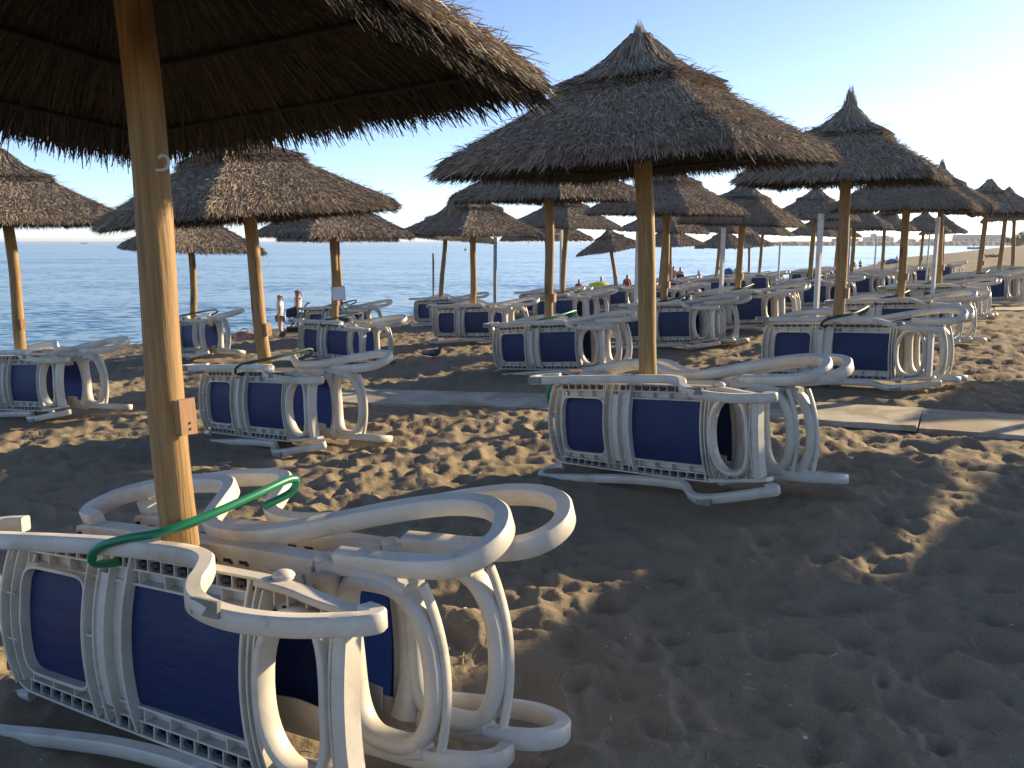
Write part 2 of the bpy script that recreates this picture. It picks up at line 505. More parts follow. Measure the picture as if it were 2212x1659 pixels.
STACKS = [q[:2] for q in FITS.values()]
PATHS = [(7.2, 6.1, -2.3, 11.05, 1.0), (15.5, 18.4, 8.0, 22.5, 1.2)]
def ground_z(x, y):
    x = np.asarray(x, float); y = np.asarray(y, float)
    z0 = z = base_z(x, y)
    # trampled sand: large soft swells, sharp-edged footprints, crumbs
    wx = x + 0.10 * (vnoise(x * 3, y * 3, 51) - 0.5); wy = y + 0.10 * (vnoise(x * 3, y * 3, 52) - 0.5)
    z = z + 0.10 * (vnoise(x * 0.55, y * 0.55, 11) - 0.5) + 0.040 * (vnoise(x * 1.7, y * 1.7, 12) - 0.5)
    rid = 1 - np.abs(2 * vnoise(wx * 2.6, wy * 2.6, 13) - 1)
    z = z + 0.034 * (rid ** 3 - 0.3)
    z = z + dents(wx, wy, 0.34, 20, 0.028, 0.06, 0.14) + dents(wx + 7.3, wy + 1.7, 0.24, 40, 0.026, 0.045, 0.09, 0.85)
    z = z + dents(wx + 3.1, wy + 5.7, 0.12, 60, 0.012, 0.025, 0.05, 0.8) + 0.006 * (vnoise(x * 14, y * 14, 14) - 0.5)
    z = z - dents(wx + 1.3, wy + 9.1, 0.085, 80, 0.0065, 0.012, 0.030, 0.55)
    k = np.ones_like(x)
    for gx, gy in STACKS:
        k = np.minimum(k, 1 - 0.72 * np.exp(-(((x - gx) ** 2 + (y - gy) ** 2) / 0.9) ** 2))
    for (ax_, ay_, bx_, by_, wd) in PATHS:
        ux, uy = bx_ - ax_, by_ - ay_; ll = math.hypot(ux, uy); ux /= ll; uy /= ll
        al = (x - ax_) * ux + (y - ay_) * uy; ac = np.abs(-(x - ax_) * uy + (y - ay_) * ux)
        msk = np.clip((wd / 2 + 0.22 - ac) / 0.25, 0, 1) * np.clip((al + 0.2) / 0.3, 0, 1) * np.clip((ll + 0.2 - al) / 0.6, 0, 1)
        k = np.minimum(k, 1 - 0.86 * msk)
    return z0 + (z - z0) * k - 0.03 * (1 - k)

def gz(x, y): return float(base_z(np.array([x]), np.array([y]))[0])

def at_ground(px, py):
    """point on the smooth ground seen at that pixel"""
    lo, hi = 1.0, 1.0
    while hi < 900:
        p = ray(px, py, hi)
        if p.z < gz(p.x, p.y): break
        lo = hi; hi *= 1.03
    for _ in range(30):
        m = (lo + hi) / 2; p = ray(px, py, m)
        if p.z < gz(p.x, p.y): hi = m
        else: lo = m
    return ray(px, py, hi)

rr_ = np.concatenate([[0.02], np.linspace(0.3, 1.2, 14), 1.2 * np.exp(np.linspace(0.006, math.log(1500 / 1.2), 900))])
an_ = np.concatenate([np.linspace(-38, 38, 520), np.linspace(38, 70, 60)[1:], np.linspace(70, 290, 60)[1:], np.linspace(290, 322, 60)[1:-1]])
an_ = np.radians(an_)
Rg, Ag = np.meshgrid(rr_, an_, indexing='ij')
Xg, Yg = Rg * np.sin(Ag), Rg * np.cos(Ag)
Zg = ground_z(Xg, Yg)
nr, na = Xg.shape
idx = np.arange(nr * na).reshape(nr, na)
Q = np.stack([idx[:-1], np.roll(idx, -1, 1)[:-1], np.roll(idx, -1, 1)[1:], idx[1:]], -1).reshape(-1, 4)
sand = link('beach_sand', fast_mesh('beach_sand', np.stack([Xg, Yg, Zg], -1).reshape(-1, 3), Q[:, ::-1], M_SAND))
tag(sand, 'trampled grey brown sand sloping down to the sea', kind='structure')

# sea
WZ = -1.70
mb = MB()
mb.grid(lambda u, v: ((u - 0.5) * 16000, -300 + v * 11000, WZ), 40, 40)
sea = link('sea', mb.mesh('sea', M_WATER)); tag(sea, 'calm blue sea reaching to the horizon', kind='structure')

# breaking line of foam along the shore
def shore_pt(t, off):
    n = float(np.interp(t, _st, _sn)) + off
    return (TH[0] * t + NH[0] * n, TH[1] * t + NH[1] * n)
mb = MB()
def foam(off, w, t0, t1, n, lift, crest):
    ts = np.linspace(t0, t1, n)
    rows = []
    for i, t in enumerate(ts):
        wob = 0.5 * math.sin(t * 0.35 + off) + 0.35 * math.sin(t * 0.9 + 2 * off)
        row = []
        for k, s in enumerate(np.linspace(-1, 1, 7)):
            x, y = shore_pt(t, off + wob + s * w)
            row.append((x, y, WZ + lift + crest * math.exp(-(s * 1.8) ** 2)))
        rows.append(row)
    V = [p for r in rows for p in r]
    mb.add(V, [(i * 7 + j, i * 7 + j + 1, (i + 1) * 7 + j + 1, (i + 1) * 7 + j) for i in range(n - 1) for j in range(6)])
foam(0.6, 0.5, -20, 60, 160, 0.03, 0.04)
foam(2.6, 0.45, -20, 13, 80, 0.02, 0.14)
foam(1.2, 0.7, 60, 170, 160, 0.03, 0.04)
foam_o = link('sea_foam', mb.mesh('sea_foam', M_FOAM)); tag(foam_o, 'white foam of small waves breaking along the shore', kind='stuff')

# ------------------------------------------------------------------ straw parasols
UR = 1.38                        # corner radius of the square roof
FACE_A = np.radians(np.array([-45, 45, 135, 225.]))

def strands(Pr, Pt, nrm, w, bulge, rng):
    """ribbons (2 quads each) from root to tip"""
    n = len(Pr)
    D = Pt - Pr
    side = np.cross(D, nrm); side /= np.linalg.norm(side, axis=1)[:, None] + 1e-9
    dn = D / (np.linalg.norm(D, axis=1)[:, None] + 1e-9)
    nn = np.cross(side, dn)
    a = rng.uniform(-1.1, 1.1, n)[:, None]
    side = side * np.cos(a) + nn * np.sin(a)
    Pm = Pr * 0.45 + Pt * 0.55 + nrm * bulge[:, None]
    ww = (w * rng.uniform(0.6, 1.4, n))[:, None] / 2
    V = np.stack([Pr - side * ww, Pr + side * ww, Pm - side * ww, Pm + side * ww, Pt - side * ww * 0.45, Pt + side * ww * 0.45], 1).reshape(-1, 3)
    b_ = np.arange(n)[:, None] * 6
    Q = np.concatenate([b_ + np.array([0, 1, 3, 2]), b_ + np.array([2, 3, 5, 4])])
    return V, Q

def face_pt(k, e, rad, z):
    a = FACE_A[k]; Ri = UR / math.sqrt(2)
    o = np.stack([np.cos(a), np.sin(a)], -1); t = np.stack([-np.sin(a), np.cos(a)], -1)
    xy = (o + t * e[:, None]) * (Ri * rad)[:, None]
    return np.concatenate([xy, z[:, None]], 1)

def z_main(rad):
    t = (1 - rad) / 0.72
    return 0.50 * t - 0.012 * np.sin(np.pi * np.clip(t, 0, 1)) - 0.8 * np.clip(rad - 0.88, 0, 1) ** 2

def z_cap(rad):
    t = np.clip((0.41 - rad) / 0.37, -0.3, 1)
    return 0.462 + 0.125 * t + 0.19 * np.sign(t) * np.abs(t) ** 3.4

def layer(n, r0, r1, zf, off, lift, ln, w, rng, jitter=0.03, droop=0.0, stray=0.03, dens=1.0):
    k = rng.integers(0, 4, n); e = rng.uniform(-1, 1, n)
    # more straw laid over the hips
    hip = rng.random(n) < 0.06
    e[hip] = np.sign(e[hip]) * (1 - np.abs(rng.normal(0, 0.04, hip.sum())))
    rad = np.sqrt(rng.uniform(r0 ** 2, r1 ** 2, n))
    L = ln * rng.uniform(0.6, 1.3, n)
    dr = L * 0.84 / (UR / math.sqrt(2))
    rr = np.maximum(rad - dr, 0.02)
    a = FACE_A[k]
    nrm = np.stack([np.cos(a) * 0.52, np.sin(a) * 0.52, np.full(n, 0.85)], -1)
    Pt = face_pt(k, np.clip(e + rng.normal(0, jitter, n) / np.maximum(rad, 0.2), -1.03, 1.03), rad, zf(rad))
    Pr = face_pt(k, e + rng.normal(0, jitter * 0.6, n), rr, zf(rr))
    of = off + rng.uniform(0, 1, n) * lift
    Pt = Pt + nrm * of[:, None]; Pr = Pr + nrm * (off + 0.2 * lift * rng.uniform(0, 1, n))[:, None]
    Pt[:, 2] -= droop * rng.uniform(0, 1, n)
    st = rng.random(n) < stray
    Pt[st] += rng.normal(0, 0.030, (st.sum(), 3)) + nrm[st] * 0.015
    return strands(Pr, Pt, nrm, w, rng.uniform(-0.004, 0.018, n), rng)

def join(parts):
    Vs, Qs, o = [], [], 0
    for V, Q in parts:
        Vs.append(V); Qs.append(Q + o); o += len(V)
    return np.concatenate(Vs), np.concatenate(Qs)

def bed(r0, r1, zf, off, nu, nv, rng, holes=0.0, ragged=0.0):
    parts = []
    for k in range(4):
        e = np.linspace(-1, 1, nu + 1); r = np.linspace(r1, r0, nv + 1)
        E, Rr = np.meshgrid(e, r, indexing='ij')
        if ragged: Rr = Rr - (np.arange(nv + 1) == 0)[None, :] * rng.uniform(0, ragged, (nu + 1, 1))
        V = face_pt(np.full(E.size, k), E.ravel(), Rr.ravel(), zf(Rr.ravel()) + off)
        ix = np.arange(E.size).reshape(E.shape)
        Q = np.stack([ix[:-1, :-1], ix[1:, :-1], ix[1:, 1:], ix[:-1, 1:]], -1).reshape(-1, 4)
        if holes: Q = Q[rng.random(len(Q)) > holes]
        parts.append((V, Q))
    return join(parts)

def thatch_main(name, n, w, seed, under, holes=0.0):
    rng = np.random.default_rng(seed)
    nf = int(n * 0.16)
    P = [layer(n, 0.30, 1.00, z_main, 0.0, 0.016, 0.135, w, rng, jitter=0.020, stray=0.012),
         layer(int(n * 0.40), 0.31, 0.98, z_main, 0.006, 0.018, 0.065, w * 0.9, rng, jitter=0.045, stray=0.18),
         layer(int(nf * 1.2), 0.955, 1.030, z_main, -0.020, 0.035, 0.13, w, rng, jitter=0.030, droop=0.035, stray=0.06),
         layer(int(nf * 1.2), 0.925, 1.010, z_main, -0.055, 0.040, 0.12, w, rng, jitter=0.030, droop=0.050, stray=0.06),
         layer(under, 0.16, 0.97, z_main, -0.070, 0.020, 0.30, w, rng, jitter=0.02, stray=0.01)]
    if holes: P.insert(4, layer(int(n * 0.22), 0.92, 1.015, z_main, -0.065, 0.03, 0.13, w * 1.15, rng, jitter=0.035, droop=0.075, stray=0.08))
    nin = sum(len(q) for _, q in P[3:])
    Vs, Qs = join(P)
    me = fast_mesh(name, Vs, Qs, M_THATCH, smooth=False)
    me.materials.append(M_INNER)              # under-layers and lower fringe: roof shade put into the straw colour
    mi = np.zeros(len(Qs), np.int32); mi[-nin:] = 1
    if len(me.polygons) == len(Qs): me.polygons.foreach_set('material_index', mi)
    nu = 120 if holes else 30
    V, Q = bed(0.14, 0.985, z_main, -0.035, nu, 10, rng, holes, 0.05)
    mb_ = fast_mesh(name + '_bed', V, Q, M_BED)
    return me, mb_

def thatch_cap(name, n, w, seed):
    rng = np.random.default_rng(seed)
    P = [layer(n, 0.05, 0.43, z_cap, 0.015, 0.025, 0.15, w, rng, jitter=0.012, stray=0.02),
         layer(int(n * 0.45), 0.40, 0.45, z_cap, -0.03, 0.055, 0.13, w, rng, droop=0.035, stray=0.04)]
    V, Q = bed(0.03, 0.40, z_cap, -0.02, 12, 8, rng)
    P.append((V, Q))
    Vs, Qs = join(P)
    return fast_mesh(name, Vs, Qs, M_THATCH, smooth=False)

def tuft_mesh(name, n, h, flare, base_r, w, seed, lean=0.0):
    rng = np.random.default_rng(seed)
    a = rng.uniform(0, 2 * np.pi, n); q = rng.uniform(0, 1, n) ** 0.7
    r0 = base_r * (0.6 + q); top = h * rng.uniform(0.5, 1.0, n) * (1.1 - 0.55 * q)
    c = np.stack([np.cos(a), np.sin(a), np.zeros(n)], -1)
    Pr = c * r0[:, None]; Pr[:, 2] = 0.555 + 0.06 * rng.uniform(0, 1, n)
    waist = 0.018 + 0.010 * rng.uniform(0, 1, n)
    Pt = c * (waist + flare * q * rng.uniform(0.3, 1.2, n))[:, None]; Pt[:, 2] = 0.695 + top
    Pt[:, 0] += lean * top
    nr = c.copy()
    V, Q = strands(Pr, Pt, nr, w, rng.uniform(-0.035, -0.015, n), rng)
    mb2 = MB(); mb2.lathe([(0.11, 0.555), (0.055, 0.655), (0.020, 0.735), (0.012, 0.695 + h * 0.6), (0.006, 0.695 + h * 0.75)], k=10)
    Vb = np.concatenate(mb2.v); Fb = [f for f in mb2.f if len(f) == 4]
    Vs, Qs = join([(V, Q), (Vb, np.array(Fb))])
    return fast_mesh(name, Vs, Qs, M_THATCH, smooth=False)

TH_SETS = {
    0: [thatch_main('thatch_close', 70000, 0.0050, 1, 32000, 0.03)],
    1: [thatch_main('thatch_near', 76000, 0.0048, 2, 8000)],
    2: [thatch_main('thatch_mid', 34000, 0.0074, s, 4000) for s in (3, 4)],
    3: [thatch_main('thatch_far', 8500, 0.016, s, 1000) for s in (5, 6)]}
CAP_SETS = {0: thatch_cap('cap_close', 8000, 0.006, 11), 1: thatch_cap('cap_near', 9000, 0.0062, 12), 2: thatch_cap('cap_mid', 4200, 0.0105, 13), 3: thatch_cap('cap_far', 1100, 0.022, 14)}
TUFTS = {'short': tuft_mesh('tuft_short', 520, 0.17, 0.024, 0.085, 0.0055, 21), 'tall': tuft_mesh('tuft_tall', 420, 0.30, 0.045, 0.10, 0.008, 22),
         'bushy': tuft_mesh('tuft_bushy', 380, 0.17, 0.13, 0.09, 0.010, 23), 'bent': tuft_mesh('tuft_bent', 380, 0.24, 0.05, 0.09, 0.009, 24, 0.35)}

def rafter_mesh():
    m = MB(); m.tube([(0, -0.05, 0.59), (0, -UR * 0.88, z_main(np.array([0.88]))[0] - 0.075)], 0.019, 6)
    return m.mesh('rafter', M_DARKWOOD)
def ring_mesh(rad):
    m = MB(); z = float(z_main(np.array([rad]))[0]) - 0.085
    c = [(UR * rad * math.cos(q), UR * rad * math.sin(q), z) for q in (-math.pi / 2, 0, math.pi / 2, math.pi)]
    for i in range(4): m.tube([c[i], c[(i + 1) % 4]], 0.010, 6)
    return m.mesh('batten_ring', M_DARKWOOD)
ME_RAFTER = rafter_mesh()
ME_RINGS = [ring_mesh(0.86), ring_mesh(0.60), ring_mesh(0.36)]

def pole_mesh(seed, k=18, n=22):
    rng = random.Random(seed); m = MB()
    pts = [(0.012 * math.sin(i * 0.5 + seed), 0.012 * math.cos(i * 0.37 + seed), -0.35 + i * 3.2 / (n - 1)) for i in range(n)]
    rad = [0.066 - 0.009 * i / (n - 1) + rng.uniform(-0.0012, 0.0012) for i in range(n)]
    m.tube(pts, rad, k)
    return m.mesh('pole', M_WOOD, angle=60)
POLES = [pole_mesh(s) for s in range(4)]

def box_mesh():
    m = MB(); m.box((0.072, 0, 0), (0.030, 0.052, 0.112)); return m.mesh('wooden_box', M_BOX, smooth=False)
def lid_mesh():
    m = MB(); m.box((0.092, 0.002, 0.0), (0.010, 0.060, 0.120)); return m.mesh('box_front', M_BOX, smooth=False)
def screw_mesh():
    m = MB()
    for dz in (-0.022, -0.042): m.lathe([(0.0045, 0), (0.003, 0.003)], (0.097, 0.006, dz), 8, Matrix.Rotation(R_(90), 3, 'Y'))
    return m.mesh('screw', M_CLIP)
ME_BOX, ME_LID, ME_SCREW = box_mesh(), lid_mesh(), screw_mesh()

ROWN = {0: 'inland row', 1: 'second row from inland', 2: 'third row from inland', 3: 'seaward row', -1: 'row landward of the slab path'}
SHR = {0: 'inland row', 1: 'second row', 2: 'third row', 3: 'seaward row'}
ORD = ['first', 'second', 'third', 'fourth', 'fifth', 'sixth', 'seventh', 'eighth', 'ninth', 'tenth', 'eleventh', 'twelfth']
#      id   row i   bottom px        top px         d     eave y  phi tuft     res box
UMB = [
    ('A', 0, 0, (387, 1100), (284, 0),    3.02, None, 22,  'short', 0, 1),
    ('B', 0, 1, (1402, 800), (1398, 395), 6.15, 366, 11, 'short', 1, 0),
    ('C', 0, 2, (1812, 690), (1826, 405), 10.0, 398, 14, 'tall',  2, 1),
    ('W', 0, 3, (1945, 640), (1957, 462), 14.0, 455, 14, 'short', 2, 1),
    ('X', 0, 4, (2027, 620), (2031, 470), 18.0, 456, 14, 'tall',  2, 1),
    ('Y', 0, 5, (2115, 588), (2128, 478), 22.4, 463, 14, 'bushy', 3, 1),
    ('Z', 0, 6, (2160, 572), (2170, 485), 26.5, 468, 14, 'short', 3, 0),
    ('Z2', 0, 7, (2188, 570), (2190, 490), 30.5, 476, 14, 'short', 3, 0),
    ('D', 1, 0, (575, 785), (536, 462),   8.3, 474, 4, 'short', 1, 1),
    ('I', 1, 1, (1187, 690), (1186, 448), 12.4, 435, 4, 'short', 2, 1),
    ('L', 1, 2, (1434, 655), (1440, 475), 15.05, 464, 4, 'bent',  2, 1),
    ('P', 1, 3, (1593, 620), (1603, 488), 17.5, 486, 14, 'short', 2, 1),
    ('R', 1, 4, (1750, 604), (1758, 482), 23.1, 476, 14, 'short', 3, 0),
    ('T', 1, 5, (1840, 588), (1845, 500), 27.0, 494, 14, 'short', 3, 1),
    ('U', 1, 6, (1906, 578), (1910, 505), 33.0, 498, 14, 'short', 3, 1),
    ('V', 1, 7, (1988, 568), (1994, 507), 37.5, 500, 14, 'short', 3, 1),
    ('V2', 1, 8, (2036, 565), (2038, 507), 42.0, 505, 14, 'short', 3, 0),
    ('E', 2, 0, (48, 755), (20, 505),     10.2, 488, 0, 'short', 1, 1),
    ('G', 2, 1, (724, 690), (721, 545),   15.3, 512, -4, 'short', 2, 1),
    ('H', 2, 2, (1021, 655), (1023, 520), 17.65, 508, -6, 'short', 2, 1),
    ('J', 2, 3, (1216, 632), (1221, 505), 21.9, 492, 0, 'short', 2, 0),
    ('M', 2, 4, (1427, 620), (1434, 505), 26.0, 502, 6, 'short', 3, 0),
    ('Q', 2, 5, (1547, 605), (1556, 505), 31.5, 503, 8, 'short', 3, 1),
    ('Q2', 2, 6, (1640, 590), (1647, 512), 35.5, 507, 10, 'short', 3, 0),
    ('Q3', 2, 7, (1752, 590), (1758, 515), 41.0, 510, 12, 'short', 3, 0),
    ('Q4', 2, 8, (1803, 588), (1809, 515), 45.0, 511, 12, 'short', 3, 0),
    ('Fb', 3, 0, (418, 685), (415, 545),  16.35, 542, -4, 'short', 2, 0),
    ('Gb', 3, 1, (733, 640), (730, 540),  19.8, 520, -4, 'short', 2, 1),
    ('Hb', 3, 2, (953, 640), (961, 520),  24.0, 517, -4, 'short', 2, 0),
    ('Jb', 3, 3, (1181, 620), (1181, 530), 26.0, 520, 0, 'short', 3, 0),
    ('K', 3, 4, (1331, 618), (1321, 545), 28.0, 543, 0, 'none', 3, 0),
    ('N', 3, 5, (1448, 610), (1448, 540), 35.0, 532, 4, 'short', 3, 0),
    ('S', 3, 6, (1561, 608), (1563, 540), 40.0, 536, 8, 'short', 3, 0),
    ('S2', 3, 7, (1618, 600), (1618, 540), 45.0, 533, 10, 'short', 3, 0),
]
SPECIAL = {
    'A': 'huge dark straw parasol overhead, thick pole bearing a hook and box',
    'B': 'grey straw parasol with cracked bare pole standing beside the pale slab path',
    'C': 'straw parasol with tall pointed tuft, just behind the slab path',
    'D': 'straw parasol on a pole leaning towards the sea, with small wooden box',
    'E': 'straw parasol on a leaning pole beside the water, cut by the picture edge',
    'G': 'straw parasol with a white board tied to its pole',
    'K': 'low black straw parasol without tuft, seamed like an umbrella, above the yellow sunshade',
    'I': 'flat straw parasol with a straw bunch hanging from its corner',
}
INFO = {}
for n_, (uid, row, i, pb, pt, d, ey, phi, tuft, res, hasbox) in enumerate(UMB):
    pB = ray(*pb, d); pT = ray_y(*pt, pB.y)
    ax = (pT - pB).normalized()
    if uid != 'A': ax = (ax + Vector((0, -0.012, 0))).normalized()
    if uid == 'B': ax = (ax + Vector((-0.02, 0, 0))).normalized()
    base = pB.copy()
    for _ in range(6): base = base + ax * ((gz(base.x, base.y) - base.z) / ax.z)
    if ey is None: ze = base.z + 2.37
    else: ze = ray_y(pt[0], ey, pB.y).z
    hE = (ze - base.z) / ax.z + (0.0 if ey is None else 0.05)
    q = Vector((0, 0, 1)).rotation_difference(ax) @ Quaternion((0, 0, 1), R_(phi))
    u = empty('straw_parasol', base, q)
    lab = SPECIAL.get(uid, 'straw parasol, %s from the camera in the %s' % (ORD[i], ROWN[row]))
    tag(u, lab, 'parasol', 'straw parasols standing in rows on the beach')
    p = link('pole', POLES[n_ % 4], u); p.scale = (1, 1, (hE + 0.62) / 2.85)
    if uid == 'A': p.scale = (0.97, 0.97, p.scale[2])
    ksc = 0.82 if uid == 'K' else (1.03 if uid in 'AB' else 1.0)
    roof = TH_SETS[res][n_ % len(TH_SETS[res])]
    rz = 0 if uid in 'ABC' else (n_ % 4) * math.pi / 2
    a = link('thatch', roof[0], u); a.location.z = hE; a.rotation_euler.z = rz; a['kind'] = 'stuff'
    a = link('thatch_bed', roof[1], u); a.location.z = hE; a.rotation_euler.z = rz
    a = link('thatch_cap', CAP_SETS[res], u); a.location.z = hE; a.rotation_euler.z = rz; a['kind'] = 'stuff'
    if tuft != 'none':
        a = link('tuft', TUFTS[tuft], u); a.location.z = hE; a['kind'] = 'stuff'
    for ch in list(u.children):
        if ch.name.startswith(('thatch', 'tuft')):
            ch.scale = (ksc, ksc, ksc)
            if uid == 'A':
                ch.rotation_mode = 'QUATERNION'
                tl = (Matrix.Rotation(-0.085, 3, 'X') @ Matrix.Rotation(-0.022, 3, 'Y')).to_quaternion()
                ch.rotation_quaternion = q.inverted() @ tl @ q
    if d < 24:
        for k in range(4):
            a = link('rafter', ME_RAFTER, u); a.location.z = hE; a.rotation_euler.z = k * math.pi / 2
            if uid == 'A': a.rotation_mode = 'QUATERNION'; a.rotation_quaternion = (q.inverted() @ tl @ q) @ Quaternion((0, 0, 1), k * math.pi / 2)
        for mr in ME_RINGS:
            a = link('batten_ring', mr, u); a.location.z = hE
            if uid == 'A': a.rotation_mode = 'QUATERNION'; a.rotation_quaternion = q.inverted() @ tl @ q
    if hasbox:
        hb = 1.06
        if uid == 'A': hb = (ray(395, 888, d).z - base.z)
        ang = math.atan2(-0.573, 0.82) - R_(phi)
        b_ = link('wooden_box', ME_BOX, u); b_.location.z = hb; b_.rotation_euler.z = ang
        l_ = link('box_front', ME_LID, b_)
        if d < 9: link('screw', ME_SCREW, b_)
    INFO[uid] = dict(base=base, ax=ax, row=row, i=i, d=d, obj=u, hE=hE)
# the hook in the closest pole
m = MB()
hp = [(0.055, 0, 0), (0.10, 0, 0.0), (0.118, 0, 0.016), (0.115, 0, 0.036), (0.096, 0, 0.044), (0.082, 0, 0.036)]
m.tube(spline(hp, 5), 0.005, 8)
hk = link('hook', m.mesh('hook', M_POST), INFO['A']['obj'])
hk.location.z = ray(335, 378, 3.02).z - INFO['A']['base'].z; hk.rotation_euler.z = R_(-40)
hk.location.x = -0.026
# bunch of straw hanging at the corner of one roof
rng = np.random.default_rng(5); nb = 160
Pr = np.stack([rng.normal(0, 0.012, nb), rng.normal(0, 0.012, nb), np.zeros(nb)], -1)
Pt = np.stack([rng.normal(0, 0.045, nb), rng.normal(0, 0.045, nb), -rng.uniform(0.12, 0.26, nb)], -1)
V, Q = strands(Pr, Pt, np.tile((0, 1.0, 0), (nb, 1)), 0.012, np.zeros(nb), rng)
tb = link('straw_bunch', fast_mesh('straw_bunch', V, Q, M_THATCH, False), INFO['I']['obj']); tb['kind'] = 'stuff'
tb.location = (-UR * 0.97, 0.0, INFO['I']['hE'])

# landward row, outside the frame: it stands there and throws the shade on the near sand
for i, (x, y) in enumerate([(7.6, 7.0), (7.9, 9.45), (12.0, 12.6), (10.1, 8.5), (8.0, 4.5), (10.8, 6.1)]):
    u = empty('straw_parasol', (x, y, gz(x, y)), Quaternion((0, 0, 1), R_(10)))
    tag(u, 'straw parasol, %s in the %s' % (ORD[i], ROWN[-1]), 'parasol', 'straw parasols standing in rows on the beach')
    p = link('pole', POLES[i % 4], u); p.scale = (1, 1, 0.97)
    for nm, me in (('thatch', TH_SETS[2][i % 2][0]), ('thatch_bed', TH_SETS[2][i % 2][1]), ('thatch_cap', CAP_SETS[2]), ('tuft', TUFTS['short'])):
        a = link(nm, me, u); a.location.z = 2.15
        if nm != 'thatch_bed': a['kind'] = 'stuff'

# ------------------------------------------------------------------ sun loungers lying on their long edge
LZ = 0.345                      # height of the lounger's centre line above the sand
BOW = 0.05
def sup(cx_, hx, hz, n, e=3.0, y=None):
    out = []
    for i in range(n):
        a = 2 * math.pi * i / n
        ca, sa = math.cos(a), math.sin(a)
        X = cx_ + hx * math.copysign(abs(ca) ** (2 / e), ca); Z = hz * math.copysign(abs(sa) ** (2 / e), sa)
        out.append((X, -BOW * (1 - (Z / 0.31) ** 2) if y is None else y, Z + LZ))
    return out

def vbar(m, x, w, h, z0, z1, bulge=0.0, n=12, y0=0.0, bow=BOW, power=2):
    pts = []
    for i in range(n + 1):
        z = z0 + (z1 - z0) * i / n; q = 1 - abs(z / 0.305) ** power
        pts.append((x + bulge * q, y0 - bow * (1 - (z / 0.305) ** 2), z + LZ))
    m.sweep(pts, w, h, up=(1, 0, 0), bev=0.15)

def under_frame():
    m = MB()
    for sg in (1, -1):
        def zc(x, z): return sg * (z + 0.010 * (1 - (x / 0.95) ** 2)) + LZ
        def rail(z, x0, x1, w, h, y=0.0, n=16): m.sweep([(x, y, zc(x, z)) for x in np.linspace(x0, x1, n)], w, h, bev=0.1)
        out = [(-0.955, -0.035, sg * 0.215 + LZ), (-0.945, -0.012, sg * 0.262 + LZ), (-0.905, 0, sg * 0.292 + LZ)] + [(x, 0, zc(x, 0.300)) for x in np.linspace(-0.84, 0.56, 14)]
        m.sweep(spline(out, 3), 0.055, 0.009, bev=0.1)
        rail(0.252, -0.86, 0.56, 0.045, 0.007)
        rail(0.203, -0.82, 0.52, 0.050, 0.009)
        m.sweep([(x, 0.022, zc(x, 0.252)) for x in np.linspace(-0.91, 0.58, 14)], 0.008, 0.100, bev=0.1)
        k = 0
        for x in np.arange(-0.85, 0.55, 0.074):
            m.box((x, 0, zc(x, 0.277)), (0.005, 0.046, 0.046))
            if k % 2 == 0: m.box((x + 0.02, 0, zc(x, 0.228)), (0.006, 0.044, 0.044))
            k += 1
        # smooth cheek from the hinge to the ring end
        m.sweep(spline([(0.52, 0.0, sg * 0.296 + LZ), (0.66, 0.0, sg * 0.288 + LZ), (0.78, -0.004, sg * 0.272 + LZ), (0.88, -0.006, sg * 0.262 + LZ), (0.968, -0.01, sg * 0.246 + LZ)], 5), 0.065, 0.024, bev=0.2)
        m.sweep(spline([(0.54, 0.022, sg * 0.262 + LZ), (0.68, 0.022, sg * 0.255 + LZ), (0.85, 0.012, sg * 0.22 + LZ)], 5), 0.008, 0.07, bev=0.1)
        # gusset ribs
        for x in (0.60, 0.66, 0.74, 0.80): m.box((x, 0, sg * (0.262 - (x - 0.6) * 0.12) + LZ), (0.006, 0.045, 0.05))
    # foot end: outer flange, web, inner flange
    vbar(m, -0.925, 0.06, 0.014, -0.27, 0.27, -0.028)
    vbar(m, -0.873, 0.008, 0.10, -0.27, 0.27, -0.02, y0=0.022)
    vbar(m, -0.865, 0.045, 0.008, -0.25, 0.25, -0.022)
    for z in (-0.09, 0.09): m.box((-0.895, -0.045, z + LZ), (0.07, 0.04, 0.006))
    loop = [(-0.802, z) for z in np.linspace(-0.15, 0.15, 6)]
    # frame round the small panel
    m.sweep(sup(-0.592, 0.222, 0.207, 40, 7.0), 0.012, 0.05, up=(0, 1, 0), closed=True, bev=0.15)
    vbar(m, -0.835, 0.010, 0.06, -0.24, 0.24, -0.006, y0=0.018)
    # double cross bar
    vbar(m, -0.372, 0.055, 0.010, -0.295, 0.295, 0)
    vbar(m, -0.335, 0.008, 0.070, -0.295, 0.295, 0, y0=0.018)
    vbar(m, -0.302, 0.052, 0.009, -0.295, 0.295, 0)
    vbar(m, -0.272, 0.012, 0.062, -0.235, 0.235, 0, y0=-0.010)
    vbar(m, -0.238, 0.050, 0.008, -0.295, 0.295, 0)
    vbar(m, -0.190, 0.010, 0.095, -0.295, 0.295, 0, y0=0.016)
    vbar(m, -0.130, 0.055, 0.012, -0.295, 0.295, 0)
    m.box((-0.335, -0.045, 0.01 + LZ), (0.07, 0.04, 0.006))
    # ring end ribs
    vbar(m, 0.500, 0.058, 0.011, -0.295, 0.295, 0.0)
    vbar(m, 0.530, 0.008, 0.070, -0.285, 0.285, 0.0, y0=0.018)
    vbar(m, 0.536, 0.055, 0.008, -0.285, 0.285, -0.006)
    vbar(m, 0.570, 0.055, 0.008, -0.275, 0.275, -0.016)
    vbar(m, 0.900, 0.075, 0.050, -0.235, 0.235, 0.016)
    vbar(m, 0.868, 0.050, 0.012, -0.23, 0.23, 0.006)
    for z in (-0.12, 0.12): m.box((0.862, -0.045, z + LZ), (0.05, 0.035, 0.006))
    return m.mesh('frame', M_PLASTIC, angle=35)

